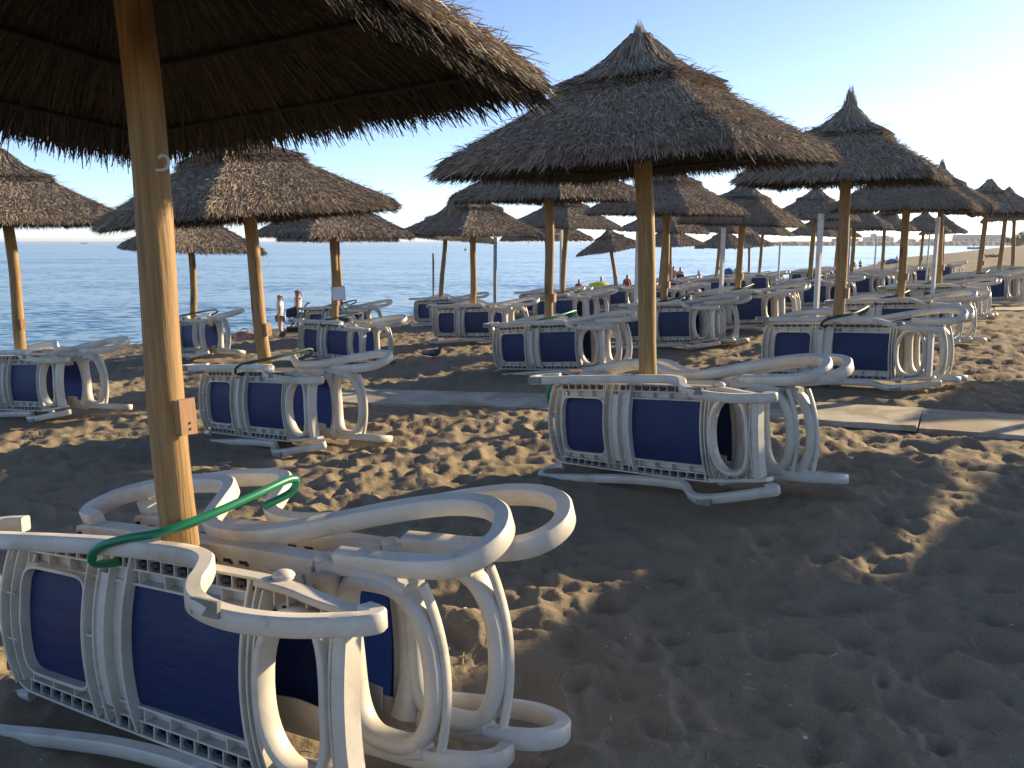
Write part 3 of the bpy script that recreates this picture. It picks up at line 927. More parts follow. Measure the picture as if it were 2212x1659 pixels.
def under_ring():
    m = MB(); m.sweep(sup(0.715, 0.142, 0.236, 48, 2.5), 0.026, 0.075, up=(0, 1, 0), closed=True, bev=0.2)
    return m.mesh('end_ring', M_PLASTIC, angle=50)

def panel(x0, x1, h, y0, bow, name='fabric_panel'):
    m = MB()
    m.grid(lambda u, v: (x0 + (x1 - x0) * u, y0 - bow * (1 - ((2 * v - 1) * h / 0.305) ** 2) + 0.006 * math.sin(math.pi * u), (2 * v - 1) * h + LZ), 10, 12)
    return m.mesh(name, M_FABRIC, angle=0)

def clips():
    m = MB(); rng = random.Random(3)
    for sg in (1, -1):
        for k, x in enumerate(np.arange(-0.85, 0.50, 0.074)):
            if k in (6, 7): continue
            z = sg * (0.277 + 0.010 * (1 - (x / 0.95) ** 2)) + LZ
            m.box((x + 0.036, -0.006, z), (0.044, 0.030, 0.013))
            m.box((x + 0.030, -0.010, z - sg * 0.011), (0.018, 0.024, 0.007))
    return m.mesh('clip_strip', M_CLIP, smooth=False)

def knob(x, y, sg):
    m = MB()
    pr = [(0.030, -0.045), (0.034, -0.02), (0.034, 0.0), (0.031, 0.002), (0.035, 0.004), (0.034, 0.010), (0.027, 0.018), (0.015, 0.023), (0.004, 0.025)]
    pr = [(r, z * sg) for r, z in pr]
    m.lathe(pr, (x, y, sg * 0.308 + LZ), 18)
    return m.mesh('hinge_knob', M_PLASTIC, angle=45)

SPL = {(-1, 1): -0.04, (-1, -1): 0.30, (1, 1): 0.30, (1, -1): 0.20}   # (side of the legs, upper or lower)
OUT = 1.34
def leg(profile, sg, ydir, z0, w=0.044, h=0.054, n=7, drop=0.0):
    """profile: (s, out) along the lounger; ydir -1 towards the front, +1 to the back"""
    m = MB()
    profile = [(s, o * OUT) for s, o in profile]
    SPLAY = SPL[(ydir, sg)]
    def zz(s): t = min(1, max(0, (s - 1.15) / 0.75)); return z0 - drop * t * t * (3 - 2 * t)
    pts = spline([(s - 0.945, ydir * o, sg * (zz(s) + SPLAY * max(o, 0)) + LZ) for s, o in profile], n)
    nrm = np.array((0, -ydir * SPLAY * 1.0, sg * 1.0)); nrm /= np.linalg.norm(nrm)
    m.sweep(pts, w, h, up=nrm, bev=0.13)
    return m.mesh('leg', M_PLASTIC, angle=45)

def pad(s, o, ln, sg, ydir, z0, ang=0.0):
    m = MB(); SPLAY = SPL[(ydir, sg)]
    c = (s - 0.945, ydir * o, sg * (z0 + SPLAY * o) + LZ)
    m.box(c, (ln, 0.012, 0.046), Matrix.Rotation(ang, 3, 'Z') @ Matrix.Rotation(sg * -ydir * math.atan(SPLAY), 3, 'X'))
    return m.mesh('rubber_foot', M_RUBBER, smooth=False)

PROF1 = [(0.06, 0.0), (-0.005, 0.03), (-0.04, 0.09), (-0.02, 0.155), (0.05, 0.185), (0.17, 0.175), (0.45, 0.115), (0.75, 0.06), (1.0, 0.035), (1.16, 0.03), (1.27, 0.042), (1.35, 0.09), (1.42, 0.15), (1.50, 0.19), (1.59, 0.192), (1.68, 0.170), (1.79, 0.122), (1.90, 0.060), (1.955, 0.025), (1.94, 0.0), (1.88, -0.012)]
PROF2 = [(0.10, 0.0), (0.0, 0.015), (-0.03, 0.06), (0.03, 0.14), (0.20, 0.205), (0.40, 0.235), (0.53, 0.238), (0.60, 0.21), (0.66, 0.14), (0.72, 0.07), (0.82, 0.03), (0.98, 0.025), (1.14, 0.055), (1.34, 0.13), (1.54, 0.205), (1.70, 0.245), (1.84, 0.245), (1.94, 0.205), (1.99, 0.13), (1.97, 0.06), (1.90, 0.02), (1.76, 0.0), (1.62, -0.005), (1.50, -0.01)]
PROF2S = [(0.10, 0.0), (0.0, 0.02), (-0.02, 0.07), (0.08, 0.14), (0.22, 0.19), (0.36, 0.205), (0.50, 0.185), (0.66, 0.12), (0.82, 0.06), (0.98, 0.035)] + PROF2[12:]

def seat_frame():
    m = MB()
    for sg in (1, -1):
        m.sweep(spline([(-0.945, 0.0, sg * 0.20 + LZ), (-0.935, 0, sg * 0.27 + LZ), (-0.88, 0, sg * 0.297 + LZ), (-0.4, 0, sg * 0.305 + LZ), (0.1, 0, sg * 0.307 + LZ), (0.46, 0, sg * 0.303 + LZ)], 5), 0.085, 0.026, bev=0.25)
        m.sweep([(x, -0.036, sg * 0.262 + LZ) for x in np.linspace(-0.90, 0.45, 12)], 0.012, 0.085, bev=0.2)
        m.sweep([(x, 0.034, sg * 0.272 + LZ) for x in np.linspace(-0.90, 0.45, 12)], 0.010, 0.05, bev=0.2)
        # plate below the hinge
        pl = spline([(0.22, -0.052, sg * 0.225 + LZ), (0.32, -0.054, sg * 0.215 + LZ), (0.42, -0.052, sg * 0.225 + LZ)], 5)
        m.sweep(pl, 0.008, 0.085, bev=0.2)
        # cheek from hinge to ring
        m.sweep(spline([(0.47, 0, sg * 0.298 + LZ), (0.58, 0, sg * 0.290 + LZ), (0.72, 0, sg * 0.282 + LZ), (0.83, 0, sg * 0.258 + LZ)], 5), 0.070, 0.040, bev=0.25)
    vbar(m, -0.925, 0.07, 0.04, -0.25, 0.25, -0.02, bow=-0.03)
    vbar(m, -0.86, 0.012, 0.09, -0.25, 0.25, 0, y0=0.01, bow=-0.04)
    vbar(m, -0.25, 0.012, 0.10, -0.28, 0.28, 0, y0=0.03, bow=-0.04)
    vbar(m, 0.44, 0.03, 0.06, -0.28, 0.28, 0, y0=0.01, bow=-0.04)
    return m.mesh('frame', M_PLASTIC, angle=40)

def seat_ring():
    m = MB()
    # broad flaring post next to the hinge
    pts = []
    for i in range(17):
        z = -0.285 + 0.57 * i / 16; q = abs(z / 0.285)
        pts.append((0.508 - 0.012 * q ** 3, 0.03 * (1 - q * q), z + LZ))
    m.sweep(pts, 0.092, 0.076, up=(1, 0, 0), bev=0.25, taper=[1 + 0.55 * abs(-1 + 2 * i / 16) ** 3 for i in range(17)])
    lp = []
    for i in range(56):
        a = 2 * math.pi * i / 56; ca, sa = math.cos(a), math.sin(a)
        X = 0.690 + 0.162 * math.copysign(abs(ca) ** (2 / 3.2), ca); Z = 0.262 * math.copysign(abs(sa) ** (2 / 3.2), sa)
        X += 0.022 * (1 - (Z / 0.262) ** 2) * (ca > 0) * abs(ca)
        lp.append((X, 0.025 * (1 - (Z / 0.262) ** 2), Z + LZ))
    m.sweep(lp, 0.052, 0.086, up=(0, 1, 0), closed=True, bev=0.3)
    arc = [(0.872 + 0.030 * (1 - (z / 0.27) ** 2), 0.01 + 0.03 * (1 - (z / 0.27) ** 2), z + LZ) for z in np.linspace(-0.27, 0.27, 14)]
    m.sweep(arc, 0.036, 0.020, up=(1, 0, 0), bev=0.3)
    return m.mesh('end_ring', M_PLASTIC, angle=50)

ME1 = [('frame', under_frame()), ('end_ring', under_ring()), ('fabric_panel', panel(-0.806, -0.376, 0.205, 0.012, BOW)), ('fabric_panel', panel(-0.128, 0.494, 0.205, 0.012, BOW)), ('clip_strip', clips())]
LEG1 = [leg(PROF1, 1, -1, 0.352, 0.053, 0.058, drop=0.100), leg([(q0, q1 * 0.78) for q0, q1 in PROF1], -1, -1, 0.338, 0.046, 0.056, drop=0.035)]
PAD1 = [[pad(1.575, 0.193 * OUT * q + 0.021, 0.115, sg, -1, 0.310 if sg > 0 else 0.324, 0.0), pad(0.07, 0.185 * OUT * q + 0.025, 0.14, sg, -1, 0.352 if sg > 0 else 0.338, -0.05)] for sg, q in ((1, 1.0), (-1, 0.78))]
KN1 = [knob(0.585, 0.03, 1), knob(0.585, 0.03, -1)]
def seat_clips():
    m = MB()
    for sg in (1, -1):
        for k, x in enumerate(np.arange(-0.82, 0.20, 0.085)):
            m.box((x, -0.043, sg * 0.268 + LZ), (0.040, 0.006, 0.012)); m.box((x + 0.02, -0.0435, sg * 0.262 + LZ), (0.014, 0.006, 0.008))
    return m.mesh('clip_strip', M_CLIP, smooth=False)
ME2 = [('frame', seat_frame()), ('clip_strip', seat_clips()), ('end_ring', seat_ring()), ('fabric_panel', panel(-0.83, 0.455, 0.26, -0.004, -0.045))]
LEG2 = [leg(PROF2, 1, 1, 0.325, 0.058, 0.064), leg([(q0 - (0.05 if q0 > 1.8 else 0), q1 * 0.9) for q0, q1 in PROF2], -1, 1, 0.285, 0.054, 0.060)]
LEG2S = [leg(PROF2S, 1, 1, 0.325, 0.058, 0.064), leg([(q0 - (0.05 if q0 > 1.8 else 0), q1 * 0.9) for q0, q1 in PROF2S], -1, 1, 0.285, 0.054, 0.060)]
KN2 = [knob(0.475, -0.005, 1), knob(0.475, -0.005, -1)]

GRP = 'white and blue sun loungers stacked on their sides'
def lounger(kind, loc, rot, label, sharp=False, detail=True):
    r = empty('sun_lounger', loc, rot)
    tag(r, label, 'sun lounger', GRP)
    if kind == 1:
        for nm, me in ME1:
            o = link(nm, me, r)
            if nm == 'clip_strip': o['kind'] = 'stuff'
        for k in range(2):
            lg = link('leg', LEG1[k], r)
            if detail:
                for pd in PAD1[k]: link('rubber_foot', pd, lg)
        for me in KN1: link('hinge_knob', me, r)
    else:
        for nm, me in ME2:
            o = link(nm, me, r)
            if nm == 'clip_strip': o['kind'] = 'stuff'
        for me in (LEG2 if sharp else LEG2S): link('leg', me, r)
        for me in KN2: link('hinge_knob', me, r)
    return r

def hose_mesh(pts, name='hose_tie'):
    m = MB(); m.tube(spline(pts, 6), 0.015, 10)
    return m.mesh(name, M_HOSE, angle=60)
HOSE = hose_mesh([(-0.24, 0.10, 0.60), (-0.25, -0.03, 0.625), (-0.235, -0.058, 0.665), (-0.18, -0.050, 0.705), (-0.08, -0.015, 0.735), (0.015, 0.05, 0.752), (0.06, 0.20, 0.775), (0.065, 0.40, 0.80), (0.05, 0.56, 0.815), (0.04, 0.615, 0.80), (0.02, 0.60, 0.755), (-0.02, 0.50, 0.72)])
M_HOSE2 = plain('old_green_hose', (0.010, 0.045, 0.022), 0.5, 0.2, 20)
HOSE2 = HOSE.copy(); HOSE2.materials.clear(); HOSE2.materials.append(M_HOSE2)
HOSE_END = hose_mesh([(-0.80, 0.22, 0.62), (-0.88, 0.10, 0.64), (-0.955, 0.0, 0.62), (-0.995, -0.03, 0.56), (-1.01, -0.03, 0.48), (-0.99, -0.01, 0.42), (-0.95, 0.10, 0.38)])

POSE = FITS
rg = random.Random(12)
SHORT = {'A': 'the closest thick pole', 'B': 'the cracked bare pole by the slab path', 'C': 'the tall tufted parasol by the path', 'D': 'the leaning pole with wooden box',
         'E': 'the leaning pole near the water', 'G': 'the pole with the white board', 'K': 'the low black parasol', 'I': 'the parasol with a hanging straw bunch'}
for uid, inf in INFO.items():
    b = inf['base']; d = inf['d']
    if uid in POSE:
        x, y, zc_, yaw, roll, rise = POSE[uid]
        c = Vector((x, y, zc_ - LZ))
    else:
        yaw = -40 + rg.uniform(-4, 4); roll = rg.uniform(-3, 1); rise = 4.0
        n_ = Vector((-math.sin(R_(yaw)), math.cos(R_(yaw)), 0)); s_ = Vector((math.cos(R_(yaw)), math.sin(R_(yaw)), 0))
        c = b - n_ * 0.16 + s_ * rg.uniform(-0.12, 0.12)
        c.z = gz(c.x, c.y) + 0.01
    n_ = Vector((-math.sin(R_(yaw)), math.cos(R_(yaw)), 0)); s_ = Vector((math.cos(R_(yaw)), math.sin(R_(yaw)), 0))
    def rot(yw, rl, rs): return (Matrix.Rotation(R_(yw), 3, 'Z') @ Matrix.Rotation(R_(-rs), 3, 'Y') @ Matrix.Rotation(R_(rl), 3, 'X')).to_quaternion()
    wh = SHORT.get(uid) or 'the %s parasol of the %s' % (ORD[inf['i']], SHR[inf['row']])
    lounger(1, c, rot(yaw, roll, rise), 'front lounger with ribbed underside showing, at ' + wh, detail=d < 20)
    o1, o2 = 0.30, 0.47
    k1, k2 = 0.07, 0.15
    if uid == 'B': o2, k2 = 0.40, 0.12
    single = uid in ('D', 'E', 'G', 'Fb', 'H', 'Hb', 'Gb', 'R', 'Q')
    if single: o1, k1 = 0.37 + rg.uniform(-0.03, 0.03), 0.19 + rg.uniform(-0.04, 0.04)
    elif uid != 'A': k1 += rg.uniform(-0.04, 0.05); k2 += rg.uniform(-0.05, 0.08); o2 += rg.uniform(-0.03, 0.06)
    if uid == 'A': o1, o2, k1, k2 = 0.29, 0.49, 0.09, 0.17
    dz = 0.0
    lounger(2, c + n_ * o1 + s_ * k1 + Vector((0, 0, dz)), rot(yaw + rg.uniform(-1.5, 1.5), rg.uniform(-1, 1.5), rise), ('back lounger of the pair at ' if single else 'middle lounger of the stack at ') + wh, sharp=uid == 'A')
    if d < 36 and not single:
        lounger(2, c + n_ * o2 + s_ * k2 + Vector((0, 0, dz)), rot(yaw + rg.uniform(-4, 3), rg.uniform(-2, 2.5), rise), 'rearmost lounger of the stack at ' + wh, sharp=uid == 'A')
    if d < 24 and uid not in ('H', 'E', 'Hb', 'Jb'):
        h = link('hose_tie', HOSE_END if uid == 'B' else (HOSE if uid in 'AI' else HOSE2), None)
        h.rotation_mode = 'QUATERNION'; h.rotation_quaternion = rot(yaw, 0, rise * 0.5); h.location = c
        tag(h, ('bright green' if uid in 'AI' else 'dark green') + ' hose tying the loungers to ' + wh, 'hose', 'green hose ties round the lounger stacks')

# ------------------------------------------------------------------ slab path
SLAB_V = [random.Random(k) for k in range(3)]
def slab_mesh(seed):
    rng = random.Random(seed); m = MB()
    L_, W_, T_ = 1.0, 0.98, 0.05
    n = 6
    xs = np.linspace(-L_ / 2, L_ / 2, n); ys = np.linspace(-W_ / 2, W_ / 2, n)
    top = [(x + (rng.uniform(-.006, .006) if 0 < i < n - 1 else rng.uniform(-.004, .004)), y + rng.uniform(-.004, .004), T_ / 2 + rng.uniform(-.003, .003)) for i, x in enumerate(xs) for y in ys]
    m.add(top, [(i * n + j, (i + 1) * n + j, (i + 1) * n + j + 1, i * n + j + 1) for i in range(n - 1) for j in range(n - 1)])
    m.box((0, 0, -0.004), (L_ - 0.004, W_ - 0.004, T_))
    return m.mesh('slab', M_STONE, smooth=False)
SLABS = [slab_mesh(k) for k in range(3)]
def path(name, a, b, wid, sc_, label, lift=0.03):
    dv = (b - a); L_ = dv.length; n = int(round(L_ / 0.98)); sp = L_ / n
    ang = math.atan2(dv.y, dv.x)
    r = empty(name, (a.x, a.y, 0)); r['kind'] = 'structure'; r['label'] = label
    rng = random.Random(4)
    for k in range(n):
        t = (k + 0.5) / n
        x, y = a.x + dv.x * t, a.y + dv.y * t
        z = gz(x, y) + lift - 0.035 * max(0, t - 0.5) * 2
        z2, z1 = gz(x + math.cos(ang) * .5, y + math.sin(ang) * .5), gz(x - math.cos(ang) * .5, y - math.sin(ang) * .5)
        o = link('slab', SLABS[k % 3], r)
        o.location = (x - a.x, y - a.y, z + rng.uniform(-0.009, 0.009))
        o.rotation_euler = (rng.uniform(-0.008, 0.008), -math.atan2(z2 - z1, 1.0) + rng.uniform(-0.01, 0.01), ang + rng.uniform(-0.008, 0.008))
        o.scale = (sp * 0.991, wid, 1)
for nm_i, (ax_, ay_, bx_, by_, wd) in enumerate(PATHS):
    path('slab_path', Vector((ax_, ay_, 0)), Vector((bx_, by_, 0)), wd, 0.84, ['pale stone slab path crossing the sand', 'far pale slab path crossing the sand'][nm_i], 0.0)

# ------------------------------------------------------------------ posts
def post(px, d, ytop, wdt, mat, label, round_=False, name='post'):
    p = ray(px, ytop, d); g = gz(p.x, p.y)
    m = MB()
    h = p.z - g
    if round_: m.tube([(0, 0, -0.3), (0, 0, h * 0.5), (0.01, 0, h)], wdt / 2, 10)
    else: m.sweep([(0, 0, -0.3), (0, 0, h * 0.5), (0, 0, h)], wdt, wdt * 0.9, up=(math.sin(0.7), -math.cos(0.7), 0), bev=0.08)
    o = link(name, m.mesh(name, mat, smooth=round_))
    o.location = (p.x, p.y, g)
    tag(o, label, 'post', 'posts standing on the beach')
post(1774, 13.6, 462, 0.075, M_POST, 'tall white square post in front of the tufted parasol, behind its loungers')
post(1379, 15.5, 500, 0.075, M_POST, 'white square post directly behind the cracked parasol pole')
post(1563, 16.5, 492, 0.072, M_POST, 'white square post beside the fourth pole of the second row')
post(2027, 17.4, 469, 0.075, M_POST, 'white square post touching the fifth pole of the inland row')
post(1213, 24.5, 497, 0.075, M_POST, 'thin white post beside the fifth pole of the third row')
post(1069, 20.5, 512, 0.085, M_GREYPOST, 'round pale grey post with sea behind, next to the third row parasols', True)
post(935, 24.5, 547, 0.06, M_GREYPOST, 'short weathered grey post standing alone before the sea', True)
post(1685, 34.0, 523, 0.08, M_POST, 'slim white post standing alone before the sea, far off', True)
post(1836, 36.0, 505, 0.09, M_GREYPOST, 'slim grey post between two far straw parasols', True)
post(1893, 40.0, 516, 0.07, M_POST, 'slim pale post near the blue sunshade', True)
post(2008, 36.0, 505, 0.07, M_POST, 'slim pale post under the far straw parasols', True)

# white board tied to a parasol pole
inf = INFO['G']
bp = ray(731, 634, inf['d'] - 0.22)
r = empty('notice_board', bp, (Matrix.Rotation(R_(8), 3, 'Z') @ Matrix.Rotation(R_(-12), 3, 'X') @ Matrix.Rotation(R_(-5), 3, 'Y')).to_quaternion())
tag(r, 'blank white board with dark edge tied to a parasol pole', 'board')
m = MB(); m.box((0, 0, 0), (0.215, 0.006, 0.225)); link('sheet', m.mesh('sheet', M_PAPER, False), r)
m = MB()
for c, sz in (((0, 0, 0.116), (0.23, 0.012, 0.008)), ((0, 0, -0.116), (0.23, 0.012, 0.008)), ((0.111, 0, 0), (0.008, 0.012, 0.224)), ((-0.111, 0, 0), (0.008, 0.012, 0.224))): m.box(c, sz)
link('board_edge', m.mesh('board_edge', M_GREYPOST, False), r)

# ------------------------------------------------------------------ people
def skin_mesh(name, joints, bones, mat, sub=1):
    """one continuous body grown over a skeleton: joints {name: (x, y, z, radius[, radius2])}"""
    ks = list(joints); ix = {k: i for i, k in enumerate(ks)}
    me = bpy.data.meshes.new(name + '_skeleton')
    me.from_pydata([joints[k][:3] for k in ks], [(ix[a], ix[b_]) for a, b_ in bones], [])
    o = bpy.data.objects.new(name + '_skeleton', me); COL.objects.link(o)
    md = o.modifiers.new('skin', 'SKIN'); md.use_smooth_shade = True
    for i, k in enumerate(ks):
        j = joints[k]; sv = me.skin_vertices[0].data[i]
        sv.radius = (j[3], j[4] if len(j) > 4 else j[3]); sv.use_root = (i == 0)
    sb = o.modifiers.new('sub', 'SUBSURF'); sb.levels = sub; sb.render_levels = sub
    dg = bpy.context.evaluated_depsgraph_get()
    out = bpy.data.meshes.new_from_object(o.evaluated_get(dg))
    out.name = name
    bpy.data.objects.remove(o); bpy.data.meshes.remove(me)
    out.materials.clear(); out.materials.append(mat)
    return out

M_SKIN = plain('skin_tan', (0.50, 0.27, 0.165), 0.55, 0.08, 6)
M_SKIN2 = plain('skin_brown', (0.33, 0.165, 0.10), 0.55, 0.08, 6)
M_HAIRB = plain('hair_blond', (0.36, 0.20, 0.085), 0.6, 0.2, 30)
M_HAIRD = plain('hair_dark', (0.03, 0.02, 0.015), 0.6, 0.2, 30)
def cloth(name, col, var=0.1): return plain(name, col, 0.85, var, 9)
M_TEE, M_DENIM, M_TOP, M_SKIRT = cloth('tee_white', (0.78, 0.74, 0.70)), cloth('denim', (0.26, 0.34, 0.46), 0.5), cloth('top_pale', (0.72, 0.62, 0.60), 0.2), cloth('shorts_patterned', (0.22, 0.42, 0.55), 0.6)
M_RED, M_ORANGE, M_NAVY, M_BLACK, M_PACK = cloth('cloth_red', (0.55, 0.03, 0.06)), cloth('swimsuit_orange', (0.62, 0.12, 0.04)), cloth('towel_blue', (0.015, 0.03, 0.13)), cloth('cloth_black', (0.015, 0.015, 0.02)), cloth('pack_red', (0.35, 0.03, 0.03))
M_HAT = cloth('hat_white', (0.75, 0.73, 0.68)); M_TRUNKS = cloth('trunks_dark', (0.05, 0.05, 0.07))

def person(loc, face, h, label, skin=M_SKIN, hair=M_HAIRD, tail=False, top=None, bottom=None, arms='down', legs='stand', bend=0.0, skirt=False, extras=()):
    """standing figure; local -Y is the way it faces; face = heading in degrees about z"""
    k = h / 1.65; fat = 1.16
    J = {}
    def P(n, x, y, z, r, r2=None): J[n] = (x * k, y * k, z * k, r * k * fat, (r2 or r) * k * fat)
    def bendp(y, z):     # forward bend about the hip
        a = R_(bend); dz = z - 0.86
        return y - dz * math.sin(a), 0.86 + dz * math.cos(a)
    def U(n, x, y, z, r, r2=None):
        yy, zz = bendp(y, z); P(n, x, yy, zz, r, r2)
    P('pelvis', 0, 0.01, 0.86, 0.135, 0.105)
    U('waist', 0, 0.0, 1.02, 0.112, 0.085); U('chest', 0, 0.005, 1.20, 0.130, 0.095); U('neck0', 0, 0.01, 1.34, 0.070, 0.06)
    U('neck', 0, 0.0, 1.41, 0.045); U('head', 0, -0.012, 1.50, 0.068, 0.080); U('crown', 0, -0.002, 1.585, 0.062, 0.072)
    U('nose', 0, -0.085, 1.495, 0.014)
    st = {'stand': ((0.0, 0.0), (0.0, 0.0)), 'walk': ((-0.20, 0.10), (0.16, 0.22)), 'knee': ((0, 0), (0, 0))}[legs]
    for s, sn, (ky, fy) in ((-1, 'r', st[0]), (1, 'l', st[1])):
        P('hip' + sn, 0.085 * s, 0.01, 0.80, 0.086); P('knee' + sn, 0.085 * s, ky * 0.5 - 0.01, 0.46, 0.055); P('calf' + sn, 0.088 * s, ky * 0.3 + fy * 0.5 + 0.02, 0.31, 0.052)
        P('ankle' + sn, 0.085 * s, fy + 0.015, 0.07, 0.034); P('toe' + sn, 0.095 * s, fy - 0.13, 0.025, 0.030, 0.022)
        U('sh' + sn, 0.155 * s, 0.01, 1.315, 0.054)
        if arms == 'down': a = ((0.205, 0.03, 1.06), (0.215, -0.03, 0.83), (0.21, -0.06, 0.74))
        elif arms == 'front': a = ((0.21, 0.0, 1.07), (0.20, -0.22, 0.97), (0.17, -0.32, 0.95))
        elif arms == 'bent': a = ((0.22, 0.05, 1.07), (0.20, -0.15, 1.13), (0.17, -0.22, 1.16))
        else: a = ((0.20, -0.02, 1.06), (0.10, -0.17, 1.10), (0.03, -0.17, 1.12))
        U('el' + sn, a[0][0] * s, a[0][1], a[0][2], 0.040); U('wr' + sn, a[1][0] * s, a[1][1], a[1][2], 0.027); U('hand' + sn, a[2][0] * s, a[2][1], a[2][2], 0.034, 0.02)
    B = [('pelvis', 'waist'), ('waist', 'chest'), ('chest', 'neck0'), ('neck0', 'neck'), ('neck', 'head'), ('head', 'crown'), ('head', 'nose')]
    for sn in 'rl':
        B += [('pelvis', 'hip' + sn), ('hip' + sn, 'knee' + sn), ('knee' + sn, 'calf' + sn), ('calf' + sn, 'ankle' + sn), ('ankle' + sn, 'toe' + sn),
              ('neck0', 'sh' + sn), ('sh' + sn, 'el' + sn), ('el' + sn, 'wr' + sn), ('wr' + sn, 'hand' + sn)]
    r = empty('person', loc, Quaternion((0, 0, 1), R_(face)))
    tag(r, label, 'person')
    link('body', skin_mesh('body', J, B, skin, 2), r)
    def grow(n, g, zcut=None): j = J[n]; return (*j[:3], j[3] + g * k, j[4] + g * k)
    if top:
        T = {n: grow(n, 0.016) for n in ('chest', 'waist', 'neck0')}
        bb = [('chest', 'waist'), ('chest', 'neck0')]
        if top[1] == 'tee':
            for sn in 'rl':
                T['sh' + sn] = grow('sh' + sn, 0.014); e, s_ = J['el' + sn], J['sh' + sn]
                T['slv' + sn] = tuple(s_[i] * 0.45 + e[i] * 0.55 for i in range(3)) + (0.058 * k, 0.058 * k)
                bb += [('neck0', 'sh' + sn), ('sh' + sn, 'slv' + sn)]
        w_ = J['waist']; T['hem'] = (w_[0], w_[1] + 0.005, 0.93 * k if not bend else w_[2], 0.140 * k, 0.11 * k)
        bb.append(('waist', 'hem'))
        link('shirt', skin_mesh('shirt', T, bb, top[0], 2), r)
    if bottom:
        T = {'pelvis': grow('pelvis', 0.014)}; bb = []
        if skirt:
            T['hem'] = (0, 0, 0.50 * k, 0.21 * k, 0.19 * k); bb = [('pelvis', 'hem')]
        else:
            for sn in 'rl':
                T['hip' + sn] = grow('hip' + sn, 0.014); h_, kn = J['hip' + sn], J['knee' + sn]
                T['lg' + sn] = tuple(h_[i] * 0.62 + kn[i] * 0.38 for i in range(3)) + (0.088 * k, 0.088 * k)
                bb += [('pelvis', 'hip' + sn), ('hip' + sn, 'lg' + sn)]
        link('shorts' if not skirt else 'wrap', skin_mesh('shorts', T, bb, bottom, 2), r)
    hc, hh_ = J['crown'], J['head']
    T = {'a': (hc[0], hc[1] + 0.012 * k, hc[2] + 0.012 * k, 0.072 * k, 0.078 * k), 'b': (hh_[0], hh_[1] + 0.040 * k, hh_[2] + 0.01 * k, 0.066 * k, 0.05 * k)}
    bb = [('a', 'b')]
    if tail:
        T['c'] = (hh_[0], hh_[1] + 0.12 * k, hh_[2] + 0.03 * k, 0.034 * k, 0.034 * k); T['d'] = (hh_[0], hh_[1] + 0.15 * k, hh_[2] - 0.10 * k, 0.020 * k, 0.020 * k)
        bb += [('b', 'c'), ('c', 'd')]
    link('hair', skin_mesh('hair', T, bb, hair, 2), r)
    for nm, fn, mat in extras:
        m = MB(); fn(m, J, k); link(nm, m.mesh(nm, mat), r)
    return r

def shades(m, J, k):
    x, y, z = J['head'][:3]
    for s in (-1, 1): m.box((0.032 * k * s, y - 0.082 * k, z + 0.028 * k), (0.046 * k, 0.012 * k, 0.034 * k)); m.box((0.066 * k * s, y - 0.04 * k, z + 0.03 * k), (0.006 * k, 0.09 * k, 0.012 * k))
def backpack(m, J, k):
    x, y, z = J['chest'][:3]
    m.lathe([(0.07 * k, -0.17 * k), (0.13 * k, -0.13 * k), (0.135 * k, 0.02 * k), (0.11 * k, 0.10 * k), (0.05 * k, 0.14 * k)], (x, y + 0.13 * k, z - 0.04 * k), 12)
    for s in (-1, 1): m.tube(spline([(0.09 * k * s, y + 0.10 * k, z + 0.08 * k), (0.10 * k * s, y, z + 0.16 * k), (0.10 * k * s, y - 0.10 * k, z + 0.04 * k)], 4), 0.016 * k, 6)
def suit(m, J, k):
    x, y, z = J['waist'][:3]
    m.lathe([(0.145 * k, -0.20 * k), (0.155 * k, -0.10 * k), (0.128 * k, 0.02 * k), (0.142 * k, 0.16 * k), (0.12 * k, 0.20 * k)], (x, y, z), 16)
def towel(m, J, k):
    x, y, z = J['chest'][:3]
    m.lathe([(0.20 * k, -0.55 * k), (0.20 * k, -0.25 * k), (0.185 * k, -0.02 * k), (0.17 * k, 0.03 * k)], (x, y, z), 18)
def shawl(m, J, k):
    x, y, z = J['chest'][:3]
    m.lathe([(0.19 * k, -0.22 * k), (0.205 * k, -0.05 * k), (0.20 * k, 0.08 * k), (0.13 * k, 0.15 * k), (0.06 * k, 0.18 * k)], (x, y + 0.01, z), 18)
def sunhat(m, J, k):
    x, y, z = J['crown'][:3]
    m.lathe([(0.15 * k, -0.02 * k), (0.15 * k, 0.0), (0.092 * k, 0.012 * k), (0.088 * k, 0.07 * k), (0.05 * k, 0.095 * k)], (x, y, z), 16)

def stand(px, ytop, h, d=None):
    """where a person of height h stands whose head top is seen at (px, ytop)"""
    best = None
    for q in (np.arange(8, 220, 0.1) if d is None else [d]):
        p = ray(px, ytop, q); e = abs(p.z - h - gz(p.x, p.y))
        if best is None or e < best[0]: best = (e, p, q)
    p = best[1]
    return Vector((p.x, p.y, p.z - h))

P1 = ray(603, 633, 29.5); person((P1.x, P1.y, P1.z - 1.60), -82, 1.60, 'woman in white t-shirt and frayed denim shorts at the water edge, looking down', hair=M_HAIRB, tail=True, top=(M_TEE, 'tee'), bottom=M_DENIM, arms='down')
P2 = ray(642, 622, 28.5); person((P2.x, P2.y, P2.z - 1.66), -80, 1.66, 'woman with ponytail and sunglasses pushing a stroller by the water', skin=M_SKIN2, hair=M_HAIRB, tail=True, top=(M_TOP, 'vest'), bottom=M_SKIRT, arms='front', extras=(('sunglasses', shades, M_BLACK),))
def spot(px, ytop, d, h):
    p = ray(px, ytop, d); return Vector((p.x, p.y, p.z - h))
person(spot(1251, 601, 41.5, 1.50), 165, 1.50, 'dark haired person wrapped in a red towel beyond the loungers', hair=M_HAIRD, bottom=M_BLACK, skirt=True, arms='fold', extras=(('red_towel', shawl, M_RED),))
